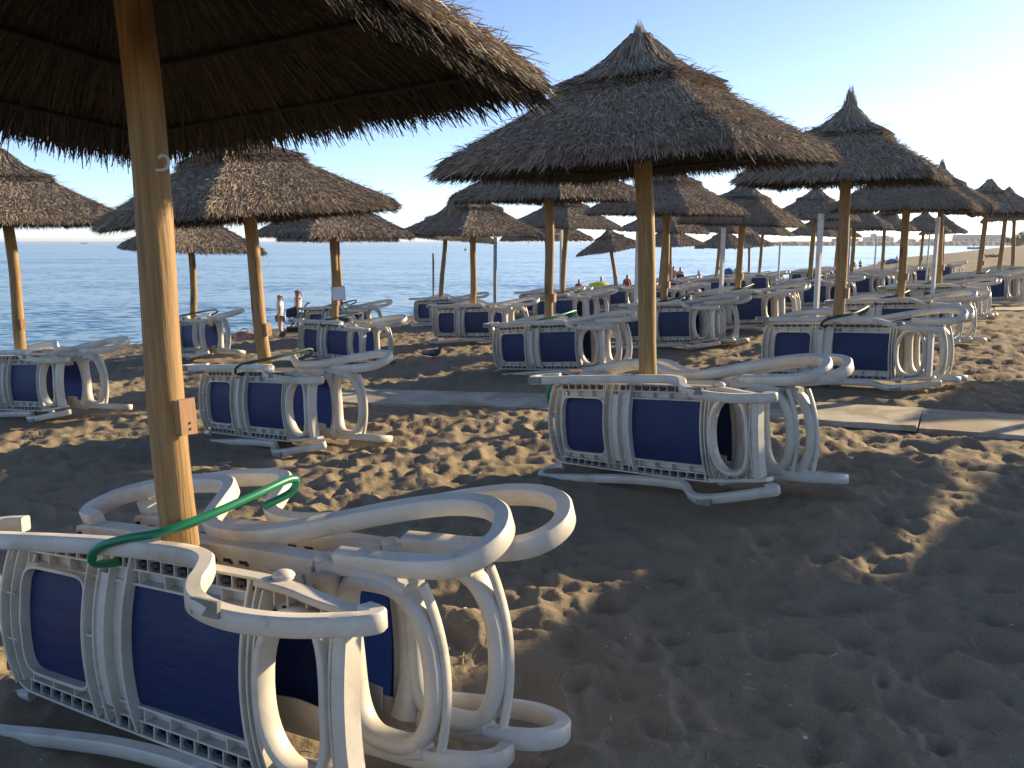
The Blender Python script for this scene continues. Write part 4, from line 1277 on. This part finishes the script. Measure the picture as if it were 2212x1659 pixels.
person(spot(1299, 598, 47.0, 1.50), 180, 1.50, 'person in a white hat behind the yellow sunshade', skin=M_SKIN2, arms='down', bottom=M_TRUNKS, extras=(('sun_hat', sunhat, M_HAT),))
person(spot(1355, 591, 44.0, 1.62), 180, 1.62, 'person in orange swimsuit with a red backpack, seen from behind', skin=M_SKIN2, arms='down', extras=(('swimsuit', suit, M_ORANGE), ('backpack', backpack, M_PACK)))
person(spot(1455, 573, 47.0, 1.70), 175, 1.70, 'bare backed person half hidden behind a parasol pole by the water', skin=M_SKIN, arms='fold', bottom=M_TRUNKS)
person(spot(1470, 575, 46.5, 1.65), 150, 1.65, 'person wrapped in a dark blue towel facing the sea', skin=M_SKIN, arms='fold', extras=(('blue_towel', towel, M_NAVY),))
person(spot(1510, 582, 51.0, 1.40), -70, 1.40, 'thin bare chested boy standing alone at the water edge', skin=M_SKIN, arms='bent', bottom=M_TRUNKS)
person(spot(1859, 560, 101.0, 1.45), 20, 1.45, 'person jogging out of the shallow water, far off', skin=M_SKIN2, arms='bent', legs='walk', bottom=M_TRUNKS)
person(spot(1843, 561, 103.0, 1.40), 10, 1.40, 'second distant bather, beside the jogging one', skin=M_SKIN2, arms='down', legs='walk', bottom=M_TRUNKS)
pb_ = at_ground(2043, 545.5); person(pb_, -100, 1.60, 'distant person bending down on the beach crest', skin=M_SKIN2, bend=75, bottom=M_TRUNKS, legs='walk')
person(spot(1732, 514.5, 636, 2.1), 0, 2.1, 'tiny figure standing on the breakwater', skin=M_SKIN2, bottom=M_BLACK)
person(at_ground(1936, 577), 60, 1.45, 'person in a red top under the blue sunshade', skin=M_SKIN2, top=(M_RED, 'vest'), bottom=M_TRUNKS)

def lying(px, py, face, label, mat):
    g = at_ground(px, py)
    r = empty('person', g, Quaternion((0, 0, 1), R_(face))); tag(r, label, 'person')
    J = {'pelvis': (0, 0, 0.14, 0.14, 0.11), 'chest': (0.0, 0.38, 0.20, 0.14, 0.11), 'neck': (0, 0.55, 0.30, 0.06), 'head': (0, 0.66, 0.40, 0.09),
         'kr': (-0.12, -0.42, 0.34, 0.07), 'kl': (0.12, -0.45, 0.12, 0.07), 'fr': (-0.12, -0.72, 0.05, 0.04), 'fl': (0.14, -0.88, 0.05, 0.04),
         'er': (-0.24, 0.42, 0.06, 0.05), 'el': (0.24, 0.42, 0.06, 0.05), 'hr': (-0.26, 0.15, 0.04, 0.04), 'hl': (0.26, 0.15, 0.04, 0.04)}
    link('body', skin_mesh('body', J, [('pelvis', 'chest'), ('chest', 'neck'), ('neck', 'head'), ('pelvis', 'kr'), ('pelvis', 'kl'), ('kr', 'fr'), ('kl', 'fl'), ('chest', 'er'), ('chest', 'el'), ('er', 'hr'), ('el', 'hl')], M_SKIN2, 1), r)
    link('swimwear', skin_mesh('swimwear', {'pelvis': (0, 0, 0.14, 0.155, 0.125), 'b': (0, 0.10, 0.15, 0.15, 0.12)}, [('pelvis', 'b')], mat, 1), r)
lying(2138, 556, 70, 'sunbather lying on the sand beside another, far off', M_BLACK)
lying(2149, 556.5, 80, 'second sunbather lying on the sand, closer to the right hand pole', M_ORANGE)

# ------------------------------------------------------------------ beach things
M_YELLOW, nt, b = new_mat('yellow_canvas'); b.inputs['Base Color'].default_value = (0.72, 0.66, 0.10, 1); b.inputs['Roughness'].default_value = 0.7
trn = nd(nt, 'ShaderNodeBsdfTranslucent'); trn.inputs[0].default_value = (0.75, 0.68, 0.10, 1)
mx = nd(nt, 'ShaderNodeMixShader'); mx.inputs[0].default_value = 0.4
nt.links.new(b.outputs[0], mx.inputs[1]); nt.links.new(trn.outputs[0], mx.inputs[2]); nt.links.new(mx.outputs[0], nt.nodes['Material Output'].inputs[0])
M_BLUEC = cloth('canvas_blue', (0.03, 0.12, 0.38), 0.15)
def sunshade(px, py, d, R0, hh_, mat, tilt, az, label, ribs=8):
    c = ray(px, py, d); g = gz(c.x, c.y)
    q = (Matrix.Rotation(R_(az), 3, 'Z') @ Matrix.Rotation(R_(tilt), 3, 'X')).to_quaternion()
    r = empty('beach_umbrella', (c.x, c.y, c.z), q); tag(r, label, 'beach umbrella')
    m = MB(); V = []; n = 48
    for i in range(7):
        t = i / 6
        for j in range(n):
            a = 2 * math.pi * j / n; sc_ = 1 - 0.07 * t * abs(math.sin(a * ribs / 2)) ** 1.0
            V.append((R0 * t * sc_ * math.cos(a), R0 * t * sc_ * math.sin(a), hh_ * (1 - t ** 1.7) - 0.05 * R0 * t * t * abs(math.sin(a * ribs / 2))))
    m.add(V, [(i * n + j, (i + 1) * n + j, (i + 1) * n + (j + 1) % n, i * n + (j + 1) % n) for i in range(6) for j in range(n)])
    link('canopy', m.mesh('canopy', mat, angle=25), r)
    m = MB(); m.tube([(0, 0, hh_ + 0.06), (0, 0, -1.6)], 0.016, 8); link('pole', m.mesh('pole', M_POST), r)
    m = MB()
    for j in range(ribs):
        a = 2 * math.pi * (j) / ribs
        m.tube([(R0 * t * math.cos(a), R0 * t * math.sin(a), hh_ * (1 - t ** 1.7) - 0.012) for t in (0.02, 0.35, 0.7, 0.98)], 0.005, 5)
    link('rib_frame', m.mesh('rib_frame', M_GREYPOST), r)
sunshade(1301, 622, 44.0, 0.72, 0.27, M_YELLOW, 24, 20, 'yellow sunshade tilted away from the sun beyond the loungers')
sunshade(1926, 567, 96.0, 0.90, 0.42, M_BLUEC, 14, 200, 'blue sunshade standing far off at the water edge')

# stroller
M_FRAME = plain('stroller_frame', (0.05, 0.05, 0.055), 0.4); M_STROLL = cloth('stroller_cloth', (0.02, 0.022, 0.03), 0.3)
g = ray(634, 729, 26.0)
r = empty('stroller', g, Quaternion((0, 0, 1), R_(-78))); tag(r, 'black folding stroller with bags beside the woman with ponytail', 'stroller')
m = MB()
for s in (-0.22, 0.22):
    m.tube(spline([(s, 0.50, 1.02), (s, 0.36, 0.92), (s, 0.02, 0.42), (s, -0.32, 0.12)], 4), 0.012, 6)
    m.tube([(s, 0.36, 0.10), (s, 0.0, 0.44), (s, -0.12, 0.62)], 0.012, 6)
    m.tube([(s, 0.34, 0.12), (s, -0.30, 0.13)], 0.010, 6)
m.tube([(-0.22, 0.50, 1.02), (0.22, 0.50, 1.02)], 0.014, 6); m.tube([(-0.22, 0.36, 0.10), (0.22, 0.36, 0.10)], 0.010, 6)
link('frame', m.mesh('frame', M_FRAME), r)
m = MB(); m.grid(lambda u, v: ((u - 0.5) * 0.40, -0.22 + 0.42 * v if v < 0.5 else 0.02 + 0.10 * (v - 0.5), 0.40 + 0.02 * v + (max(0, v - 0.5)) * 0.95), 4, 8); link('seat', m.mesh('seat', M_STROLL, angle=0), r)
m = MB(); m.grid(lambda u, v: (0.22 * math.cos(math.pi * u), 0.12 - 0.30 * math.sin(math.pi * v * 0.5), 0.62 + 0.28 * math.sin(math.pi * u) * (0.6 + 0.4 * math.cos(math.pi * v * 0.5))), 10, 6); link('hood', m.mesh('hood', M_STROLL, angle=0), r)
m = MB(); m.box((0, 0.02, 0.24), (0.36, 0.40, 0.16)); link('basket', m.mesh('basket', M_STROLL, False), r)
for sx in (-0.24, 0.24):
    for y_, rw in ((0.36, 0.10), (-0.32, 0.085)):
        m = MB(); m.lathe([(rw * 0.75, -0.02), (rw, -0.016), (rw, 0.016), (rw * 0.75, 0.02)], (sx, y_, rw), 16, Matrix.Rotation(R_(90), 3, 'Y')); link('wheel', m.mesh('wheel', M_FRAME), r)
m = MB(); m.lathe([(0.05, -0.20), (0.13, -0.17), (0.15, 0), (0.12, 0.12), (0.05, 0.15)], (0.05, 0.46, 0.72), 12); link('hanging_bag', m.mesh('hanging_bag', cloth('bag_grey', (0.10, 0.10, 0.13), 0.5)), r)
m = MB(); m.box((-0.1, 0.42, 0.78), (0.14, 0.12, 0.22), Matrix.Rotation(0.4, 3, 'X')); link('towel', m.mesh('towel', M_TEE, False), r)

# bags left on the sand
g = ray(530, 739, 24.5)
r = empty('beach_bag', (g.x, g.y, gz(g.x, g.y)), Quaternion((0, 0, 1), R_(15))); tag(r, 'pink and brown beach bag standing on the sand crest by the water', 'bag')
hB = max(0.28, g.z - gz(g.x, g.y) + 0.26)
m = MB()
V = []
for i, (z_, sx, sy) in enumerate(((0, 0.22, 0.10), (0.05, 0.25, 0.12), (0.2, 0.24, 0.10), (0.29, 0.21, 0.06), (0.30, 0.17, 0.03))):
    for j in range(20):
        a = 2 * math.pi * j / 20; V.append((sx * math.copysign(abs(math.cos(a)) ** 0.6, math.cos(a)), sy * math.copysign(abs(math.sin(a)) ** 0.6, math.sin(a)), z_ + 0.01 * math.sin(3 * a)))
m.add(V, [(i * 20 + j, i * 20 + (j + 1) % 20, (i + 1) * 20 + (j + 1) % 20, (i + 1) * 20 + j) for i in range(4) for j in range(20)] + [tuple(range(80, 100))])
link('bag_body', m.mesh('bag_body', plain('bag_pink', (0.36, 0.17, 0.14), 0.8, 0.5, 12), angle=50), r)
m = MB()
for s in (-0.05, 0.05): m.tube(spline([(-0.11, s, 0.26), (-0.08, s, 0.36), (0.05, s, 0.37), (0.10, s, 0.26)], 5), 0.010, 6)
link('strap', m.mesh('strap', plain('strap_brown', (0.20, 0.10, 0.06), 0.7)), r)
g2 = ray(549, 737, 22.8)
r = empty('wicker_basket', (g2.x, g2.y, gz(g2.x, g2.y)), Quaternion((0, 0, 1), R_(-20))); tag(r, 'small straw basket with round handle next to the pink bag', 'basket')
m = MB()
for i in range(9): m.lathe([(0.10 + 0.006 * i, i * 0.022), (0.112 + 0.006 * i, i * 0.022 + 0.011), (0.10 + 0.006 * i, i * 0.022 + 0.022)], k=20)
link('basket_body', m.mesh('basket_body', plain('wicker', (0.50, 0.33, 0.17), 0.8, 0.3, 40), angle=80), r)
m = MB(); m.tube(spline([(-0.14, 0, 0.18), (-0.12, 0, 0.34), (0, 0, 0.42), (0.12, 0, 0.34), (0.14, 0, 0.18)], 5), 0.010, 8); link('handle', m.mesh('handle', M_HAT), r)

# tan folding chair with a blue bag
g = ray(1586, 604, 43)
r = empty('beach_chair', (g.x, g.y, g.z - 0.35), Quaternion((0, 0, 1), R_(35))); tag(r, 'tan canvas folding chair behind the loungers near the sea', 'beach chair')
m = MB(); m.grid(lambda u, v: ((u - 0.5) * 0.55, 0.30 - 0.75 * v if v < 0.5 else -0.08 - 0.35 * (v - 0.5), 0.38 - 0.03 * math.sin(v * 6) + max(0, v - 0.5) * 1.0), 4, 10); link('sling', m.mesh('sling', cloth('canvas_tan', (0.50, 0.34, 0.16))), r)
m = MB()
for s in (-0.29, 0.29):
    m.tube([(s, 0.32, 0.40), (s, -0.25, 0.0)], 0.014, 6); m.tube([(s, 0.28, 0.0), (s, -0.08, 0.40), (s, -0.26, 0.90)], 0.014, 6); m.tube([(s, 0.32, 0.40), (s, -0.06, 0.38)], 0.014, 6)
m.tube([(-0.29, -0.26, 0.90), (0.29, -0.26, 0.90)], 0.014, 6)
link('chair_frame', m.mesh('chair_frame', M_POST), r)
g = ray(1574, 592, 43.4)
r = empty('beach_ball', g); tag(r, 'round blue beach ball beside the tan folding chair', 'ball')
m = MB(); m.lathe([(0.30 * math.sin(a), -0.30 * math.cos(a)) for a in np.linspace(0.05, math.pi - 0.05, 12)], k=20); link('ball_skin', m.mesh('ball_skin', cloth('ball_blue', (0.05, 0.14, 0.40), 0.2)), r)
m = MB(); m.lathe([(0.02, 0.0), (0.02, 0.01)], (0, 0, 0.302), 8); link('valve', m.mesh('valve', M_POST), r)

# pigeons
M_BIRD = plain('pigeon_grey', (0.045, 0.045, 0.055), 0.6, 0.4, 25); M_BIRDW = plain('pigeon_wing', (0.12, 0.12, 0.14), 0.6, 0.4, 30); M_LEGB = plain('pigeon_leg', (0.30, 0.07, 0.05), 0.7)
def pigeon(loc, face, label, peck=False, sc_=1.0):
    r = empty('pigeon', loc, Quaternion((0, 0, 1), R_(face))); r.scale = (sc_,) * 3; tag(r, label, 'pigeon', 'pigeons on the sand')
    hz, hx = (0.10, 0.17) if peck else (0.235, 0.115)
    J = {'body': (0, 0, 0.135, 0.060, 0.058), 'breast': (0.075, 0, 0.150, 0.052), 'neck': (0.11, 0, 0.195 if not peck else 0.135, 0.028), 'head': (hx, 0, hz, 0.026), 'beak': (hx + 0.035, 0, hz - 0.006 - (0.03 if peck else 0), 0.007),
         'rump': (-0.085, 0, 0.125, 0.040), 'tail': (-0.20, 0, 0.112, 0.030, 0.010)}
    link('body', skin_mesh('body', J, [('body', 'breast'), ('breast', 'neck'), ('neck', 'head'), ('head', 'beak'), ('body', 'rump'), ('rump', 'tail')], M_BIRD, 2), r)
    for s in (-1, 1):
        W = {'a': (0.05, 0.048 * s, 0.165, 0.020, 0.030), 'b': (-0.05, 0.055 * s, 0.150, 0.016, 0.036), 'c': (-0.15, 0.030 * s, 0.128, 0.008, 0.016)}
        link('wing', skin_mesh('wing', W, [('a', 'b'), ('b', 'c')], M_BIRDW, 2), r)
        m = MB(); m.tube([(0.0, 0.025 * s, 0.09), (-0.012, 0.026 * s, 0.045), (0.0, 0.027 * s, 0.004)], 0.0055, 6)
        for a in (-0.5, 0, 0.5): m.tube([(0, 0.027 * s, 0.004), (0.035 * math.cos(a), 0.027 * s + 0.035 * math.sin(a), 0.002)], 0.003, 5)
        link('leg', m.mesh('leg', M_LEGB), r)
pigeon(at_ground(936, 780), -8, 'grey pigeon walking on the sand between the stacks')
pigeon(at_ground(835, 796), 170, 'dark pigeon pecking low in the shade of a stack', True, 0.85)

# buoy, far boats
def floating(px, py):
    p0, p1 = ray(px, py, 1), ray(px, py, 2); t = (WZ - p0.z) / (p1.z - p0.z); return p0 + (p1 - p0) * t
g = floating(1006, 540.5); r = empty('buoy', g); tag(r, 'small yellow buoy floating on the sea', 'buoy')
m = MB(); m.lathe([(0.02, -0.3), (0.45, -0.2), (0.62, 0.15), (0.5, 0.5), (0.15, 0.75), (0.06, 1.1)], k=16); link('float', m.mesh('float', M_YELLOW), r)
m = MB(); m.lathe([(0.66, 0.10), (0.68, 0.15), (0.66, 0.2)], k=16); link('band', m.mesh('band', M_GREYPOST), r)
M_HULL = plain('hull_dark', (0.10, 0.10, 0.12), 0.5)
def boat(px, py, ln, label, rower=True):
    g = floating(px, py); r = empty('boat', g, Quaternion((0, 0, 1), R_(10))); tag(r, label, 'boat')
    m = MB(); V = []
    for i in range(11):
        t = i / 10 * 2 - 1; w_ = 0.9 * (1 - abs(t) ** 2.5) + 0.02; sh = 0.25 * t * t
        for (y_, z_) in ((-w_, 0.55 + sh), (-w_ * 0.8, 0.05), (0, -0.2), (w_ * 0.8, 0.05), (w_, 0.55 + sh)): V.append((t * ln / 2, y_ * ln / 5, z_ * ln / 5))
    m.add(V, [(i * 5 + j, (i + 1) * 5 + j, (i + 1) * 5 + j + 1, i * 5 + j + 1) for i in range(10) for j in range(4)])
    link('hull', m.mesh('hull', M_HULL), r)
    m = MB(); m.box((0, 0, ln * 0.09), (ln * 0.08, ln * 0.26, 0.05)); m.box((ln * 0.22, 0, ln * 0.09), (ln * 0.08, ln * 0.2, 0.05)); link('bench', m.mesh('bench', M_GREYPOST, False), r)
    if rower:
        J = {'hip': (0, 0, ln * 0.12, 0.2), 'chest': (0.05, 0, ln * 0.12 + 0.5, 0.22), 'neck': (0.05, 0, ln * 0.12 + 0.75, 0.09), 'head': (0.05, 0, ln * 0.12 + 0.95, 0.13)}
        pr = empty('person', (g.x, g.y, g.z)); tag(pr, 'person sitting in the small boat near the bay', 'person')
        link('body', skin_mesh('body', J, [('hip', 'chest'), ('chest', 'neck'), ('neck', 'head')], M_BLACK, 1), pr)
boat(2103, 538, 6.0, 'small rowing boat in the bay before the shed')
boat(182, 526.5, 7.0, 'tiny dark boat on the open sea near the horizon', False)

# ------------------------------------------------------------------ far shore
M_ROCK = plain('breakwater_rock', (0.16, 0.15, 0.14), 0.9, 0.35, 0.4)
M_BW = plain('far_render', (0.55, 0.54, 0.52), 0.8, 0.06, 0.3); M_ROOF = plain('far_roof', (0.32, 0.26, 0.22), 0.8, 0.1); M_GLASSF = plain('far_window', (0.05, 0.06, 0.07), 0.3); M_SHED = plain('shed_cladding', (0.30, 0.33, 0.36), 0.7, 0.08, 0.2)
D_P = 640
x0 = ray(1668, 525, D_P).x
rngp = np.random.default_rng(9)
xs = np.concatenate([np.linspace(x0, x0 + 8, 6), np.linspace(x0 + 10, x0 + 330, 160)])
sec = [(-9, -2.6), (-5, -0.6), (-2, 0.45), (2.5, 0.55), (7, -2.6)]
V = []
for i, x in enumerate(xs):
    e = min(1, (x - x0) / 9.0) ** 0.5
    for y_, z_ in sec:
        V.append((x + rngp.normal(0, 0.4), D_P + y_ * e + rngp.normal(0, 0.5), WZ + 0.2 + (z_ + 2.2) * e + rngp.normal(0, 0.22)))
ns_ = len(sec)
mp_ = MB(); mp_.add(V, [(i * ns_ + j, (i + 1) * ns_ + j, (i + 1) * ns_ + j + 1, i * ns_ + j + 1) for i in range(len(xs) - 1) for j in range(ns_ - 1)])
o = link('breakwater', mp_.mesh('breakwater', M_ROCK, False)); tag(o, 'long low rock breakwater across the bay', kind='structure')
# land behind
mp_ = MB(); V = []
xl = np.linspace(ray(1770, 520, 700).x, 620, 60)
for x in xl:
    hgt = 1.6 + 0.8 * math.sin(x * 0.05) + rngp.normal(0, 0.2)
    V += [(x, 690, WZ - 0.5), (x, 700, WZ + hgt), (x, 900, WZ + hgt + 0.5), (x, 905, WZ - 0.5)]
mp_.add(V, [(i * 4 + j, (i + 1) * 4 + j, (i + 1) * 4 + j + 1, i * 4 + j + 1) for i in range(59) for j in range(3)])
o = link('far_land', mp_.mesh('far_land', M_SAND)); tag(o, 'low sandy land behind the breakwater', kind='structure')
zl = WZ + 2.0
def far_building(name, px0, px1, ytop, d, depth, label, cat, parts):
    a, c = ray(px0, ytop, d), ray(px1, ytop, d)
    r = empty(name, ((a.x + c.x) / 2, a.y, zl)); tag(r, label, cat)
    parts(r, c.x - a.x, a.z - zl, depth)
def club(r, w, h, dp):
    m = MB(); m.box((0, 0, h * 0.28), (w, dp, h * 0.56)); link('wall', m.mesh('wall', M_BW, False), r)
    m = MB(); m.box((0.02 * w, 0, h * 0.60), (w * 1.04, dp * 1.06, h * 0.06)); m.box((w * 0.1, 0, h * 0.68), (w * 0.5, dp * 0.7, h * 0.10)); link('roof', m.mesh('roof', M_ROOF, False), r)
    m = MB(); m.box((-w * 0.22, -dp * 0.1, h * 0.62), (w * 0.17, dp * 0.35, h * 0.62)); tw = link('tower', m.mesh('tower', M_BW, False), r)
    m = MB(); m.lathe([(w * 0.16, 0), (w * 0.15, h * 0.02), (w * 0.02, h * 0.11)], (-w * 0.22, -dp * 0.1, h * 0.94), 4); link('tower_roof', m.mesh('tower_roof', M_ROOF, False), tw)
    for k in range(6):
        m = MB(); m.box((-w * 0.42 + k * w * 0.168, -dp * 0.502, h * 0.30), (w * 0.07, 0.15, h * 0.22)); link('window', m.mesh('window', M_GLASSF, False), r)
    for k in range(2):
        m = MB(); m.box((-w * 0.255 + k * w * 0.07, -dp * 0.1 - dp * 0.177, h * 0.82), (w * 0.035, 0.15, h * 0.12)); link('window', m.mesh('window', M_GLASSF, False), tw)
def shed(r, w, h, dp):
    m = MB(); m.box((0, 0, h * 0.46), (w, dp, h * 0.92)); link('wall', m.mesh('wall', M_SHED, False), r)
    m = MB(); m.box((0, 0, h * 0.96), (w * 1.02, dp * 1.03, h * 0.09)); link('roof', m.mesh('roof', M_BW, False), r)
    m = MB(); m.box((w * 0.36, -dp * 0.503, h * 0.36), (w * 0.14, 0.2, h * 0.22)); link('pale_panel', m.mesh('pale_panel', M_BW, False), r)
    for k in range(5):
        m = MB(); m.box((-w * 0.42 + k * w * 0.14, -dp * 0.503, h * 0.28), (w * 0.05, 0.15, h * 0.30)); link('window', m.mesh('window', M_GLASSF, False), r)
far_building('club_house', 1871, 1924, 504.5, 720, 14, 'low pale harbour building with a small roofed tower', 'building', club)
far_building('harbour_shed', 2069, 2161, 507.0, 720, 18, 'long flat grey shed on the far shore', 'building', shed)
for k, (pa, pb2, yt, lab) in enumerate([(1800, 1852, 514.5, 'low flat house on the far shore, seaward of the towered building'), (1944, 1975, 516, 'low flat house on the far shore beside the towered building'), (1990, 2030, 516, 'low flat house on the far shore next to the small palms')]):
    def hs(r, w, h, dp):
        m = MB(); m.box((0, 0, h * 0.4), (w, dp, h * 0.8)); link('wall', m.mesh('wall', M_SHED, False), r)
        m = MB(); m.lathe([(w * 0.72, 0), (w * 0.30, h * 0.3)], (0, 0, h * 0.8), 4, Matrix.Rotation(R_(45), 3, 'Z')); link('roof', m.mesh('roof', M_ROOF, False), r)
    far_building('house', pa, pb2, yt, 740, 8, lab, 'house', hs)
# leafy things
M_LEAF, nt, b = new_mat('leaf_green')
gm = nd(nt, 'ShaderNodeNewGeometry')
nt.links.new(ramp(nt, gm.outputs['Random Per Island'], [(0, (0.025, 0.040, 0.018)), (0.6, (0.050, 0.070, 0.030)), (1, (0.085, 0.105, 0.050))]), b.inputs['Base Color']); b.inputs['Roughness'].default_value = 0.7
def leaf_cloud(n, centers, size, seed):
    rng = np.random.default_rng(seed)
    c = np.array(centers)[rng.integers(0, len(centers), n)]
    d = rng.normal(0, 1, (n, 3)); d /= np.linalg.norm(d, axis=1)[:, None]; p = c[:, :3] + d * c[:, 3:4] * (rng.random(n) ** 0.4)[:, None]
    u = rng.normal(0, 1, (n, 3)); u /= np.linalg.norm(u, axis=1)[:, None]; v = np.cross(u, rng.normal(0, 1, (n, 3))); v /= np.linalg.norm(v, axis=1)[:, None]
    s_ = (size * rng.uniform(0.5, 1.4, n))[:, None]
    V = np.stack([p - u * s_, p + v * s_ * 0.45, p + u * s_, p - v * s_ * 0.45], 1).reshape(-1, 3)
    return V, np.arange(n * 4).reshape(-1, 4)
for k, (px, py, d, w_, h_, lab) in enumerate([(2196, 537, 235, 3.2, 3.4, 'dark green bushy tree at the top of the far beach'), (2226, 538, 215, 4.5, 4.6, 'large dark green tree at the picture edge above the beach')]):
    g = ray(px, py, d); r = empty('tree', (g.x, g.y, min(g.z, gz(g.x, g.y)))); tag(r, lab, 'tree')
    h_ += g.z - min(g.z, gz(g.x, g.y))
    rng = np.random.default_rng(k)
    cs = [(rng.normal(0, w_ * 0.4), rng.normal(0, w_ * 0.3), h_ * rng.uniform(0.35, 0.85), w_ * rng.uniform(0.2, 0.42)) for _ in range(16)]
    V, Q = leaf_cloud(5000, cs, 0.16, k)
    link('crown', fast_mesh('crown', V, Q, M_LEAF, False), r)
    m = MB(); m.tube([(0, 0, -0.3), (0.1, 0, h_ * 0.3), (0.0, 0.1, h_ * 0.65)], [0.22, 0.17, 0.09], 8)
    for a in (0.5, 2.4, 4.4): m.tube([(0.08, 0, h_ * 0.3), (math.cos(a) * w_ * 0.35, math.sin(a) * w_ * 0.35, h_ * 0.62)], [0.10, 0.04], 6)
    link('trunk', m.mesh('trunk', M_DARKWOOD), r)
pal = MB(); rngq = random.Random(2)
fr = []
for k in range(11):
    a = 2 * math.pi * k / 11 + 0.2; dr = rngq.uniform(0.2, 1.0)
    fr.append(spline([(0, 0, 3.0), (0.8 * math.cos(a), 0.8 * math.sin(a), 3.5 - 0.2 * dr), (1.5 * math.cos(a), 1.5 * math.sin(a), 3.0 - 0.9 * dr)], 4))
for f_ in fr: pal.sweep(f_, 0.34, 0.03, taper=np.linspace(1.0, 0.3, len(f_)))
ME_FROND = pal.mesh('crown', M_LEAF, False)
pt_ = MB(); pt_.tube([(0, 0, -0.2), (0.05, 0, 1.5), (0, 0, 3.1)], [0.16, 0.12, 0.11], 7); ME_PT = pt_.mesh('trunk', M_DARKWOOD)
for k, px in enumerate([2038, 2043, 2049, 2054, 2060, 2066]):
    g = ray(px, 521, 715); r = empty('palm_tree', (g.x, g.y, zl - 0.3)); r.scale = (0.85, 0.85, 0.75 + 0.1 * (k % 3))
    tag(r, ['outermost tiny palm on the seaward side of the clump', 'second tiny palm of the clump from its seaward side', 'taller third palm in the distant clump', 'fourth palm in the distant clump, beside the tall one', 'fifth palm of the clump, one before the shed', 'tall palm of the clump closest to the grey shed'][k], 'palm tree', 'small palms beside the shed')
    link('crown', ME_FROND, r); link('trunk', ME_PT, r)

# ------------------------------------------------------------------ sea air
if HAZE > 0:
    m = bpy.data.materials.new('haze'); m.use_nodes = True
    nt = m.node_tree; nt.nodes.clear()
    pv = nt.nodes.new('ShaderNodeVolumePrincipled'); pv.inputs['Color'].default_value = (0.92, 0.95, 1.0, 1); pv.inputs['Density'].default_value = HAZE; pv.inputs['Anisotropy'].default_value = 0.3
    ou = nt.nodes.new('ShaderNodeOutputMaterial'); nt.links.new(pv.outputs[0], ou.inputs['Volume'])
    mb = MB(); mb.box((0, 4900, 4.0), (17000, 12000, 24.0))
    hz = link('haze', mb.mesh('haze', m, False)); tag(hz, 'thin pale sea haze over the beach and bay', kind='stuff')

# ------------------------------------------------------------------ straw bits and shell specks lying on the sand
rng = np.random.default_rng(33); n = 900
th_ = rng.uniform(-0.62, 0.62, n); dd = 2.0 * np.exp(rng.uniform(0, 1.9, n)); X, Y = dd * np.sin(th_), dd * np.cos(th_)
Z = ground_z(X, Y) + 0.004
an = rng.uniform(0, 2 * np.pi, n); ln = rng.uniform(0.015, 0.07, n) * np.where(rng.random(n) < 0.08, 2.5, 1.0)
Pr = np.stack([X, Y, Z], -1); X2, Y2 = X + np.cos(an) * ln, Y + np.sin(an) * ln
Pt = np.stack([X2, Y2, ground_z(X2, Y2) + 0.004], -1)
V, Q = strands(Pr, Pt, np.tile((0, 0, 1.0), (n, 1)), 0.004, np.full(n, 0.003), rng)
lit = link('straw_litter', fast_mesh('straw_litter', V, Q, M_THATCH, False)); tag(lit, 'bits of fallen straw scattered over the sand', kind='stuff')
n = 420; th_ = rng.uniform(-0.62, 0.62, n); dd = 2.0 * np.exp(rng.uniform(0, 1.7, n)); X, Y = dd * np.sin(th_), dd * np.cos(th_); Z = ground_z(X, Y)
mb = MB()
for x, y, z in zip(X, Y, Z):
    r_ = float(rng.uniform(0.002, 0.006)) * (2.2 if rng.random() < 0.05 else 1)
    mb.add([(x + r_, y, z), (x, y + r_ * .8, z), (x - r_, y, z), (x, y - r_ * .8, z), (x, y, z + r_ * .8)], [(0, 1, 4), (1, 2, 4), (2, 3, 4), (3, 0, 4)])
o = link('shell_bits', mb.mesh('shell_bits', plain('shell', (0.60, 0.55, 0.47), 0.6, 0.2), False)); tag(o, 'tiny pale shell bits and pebbles scattered over the sand', kind='stuff')
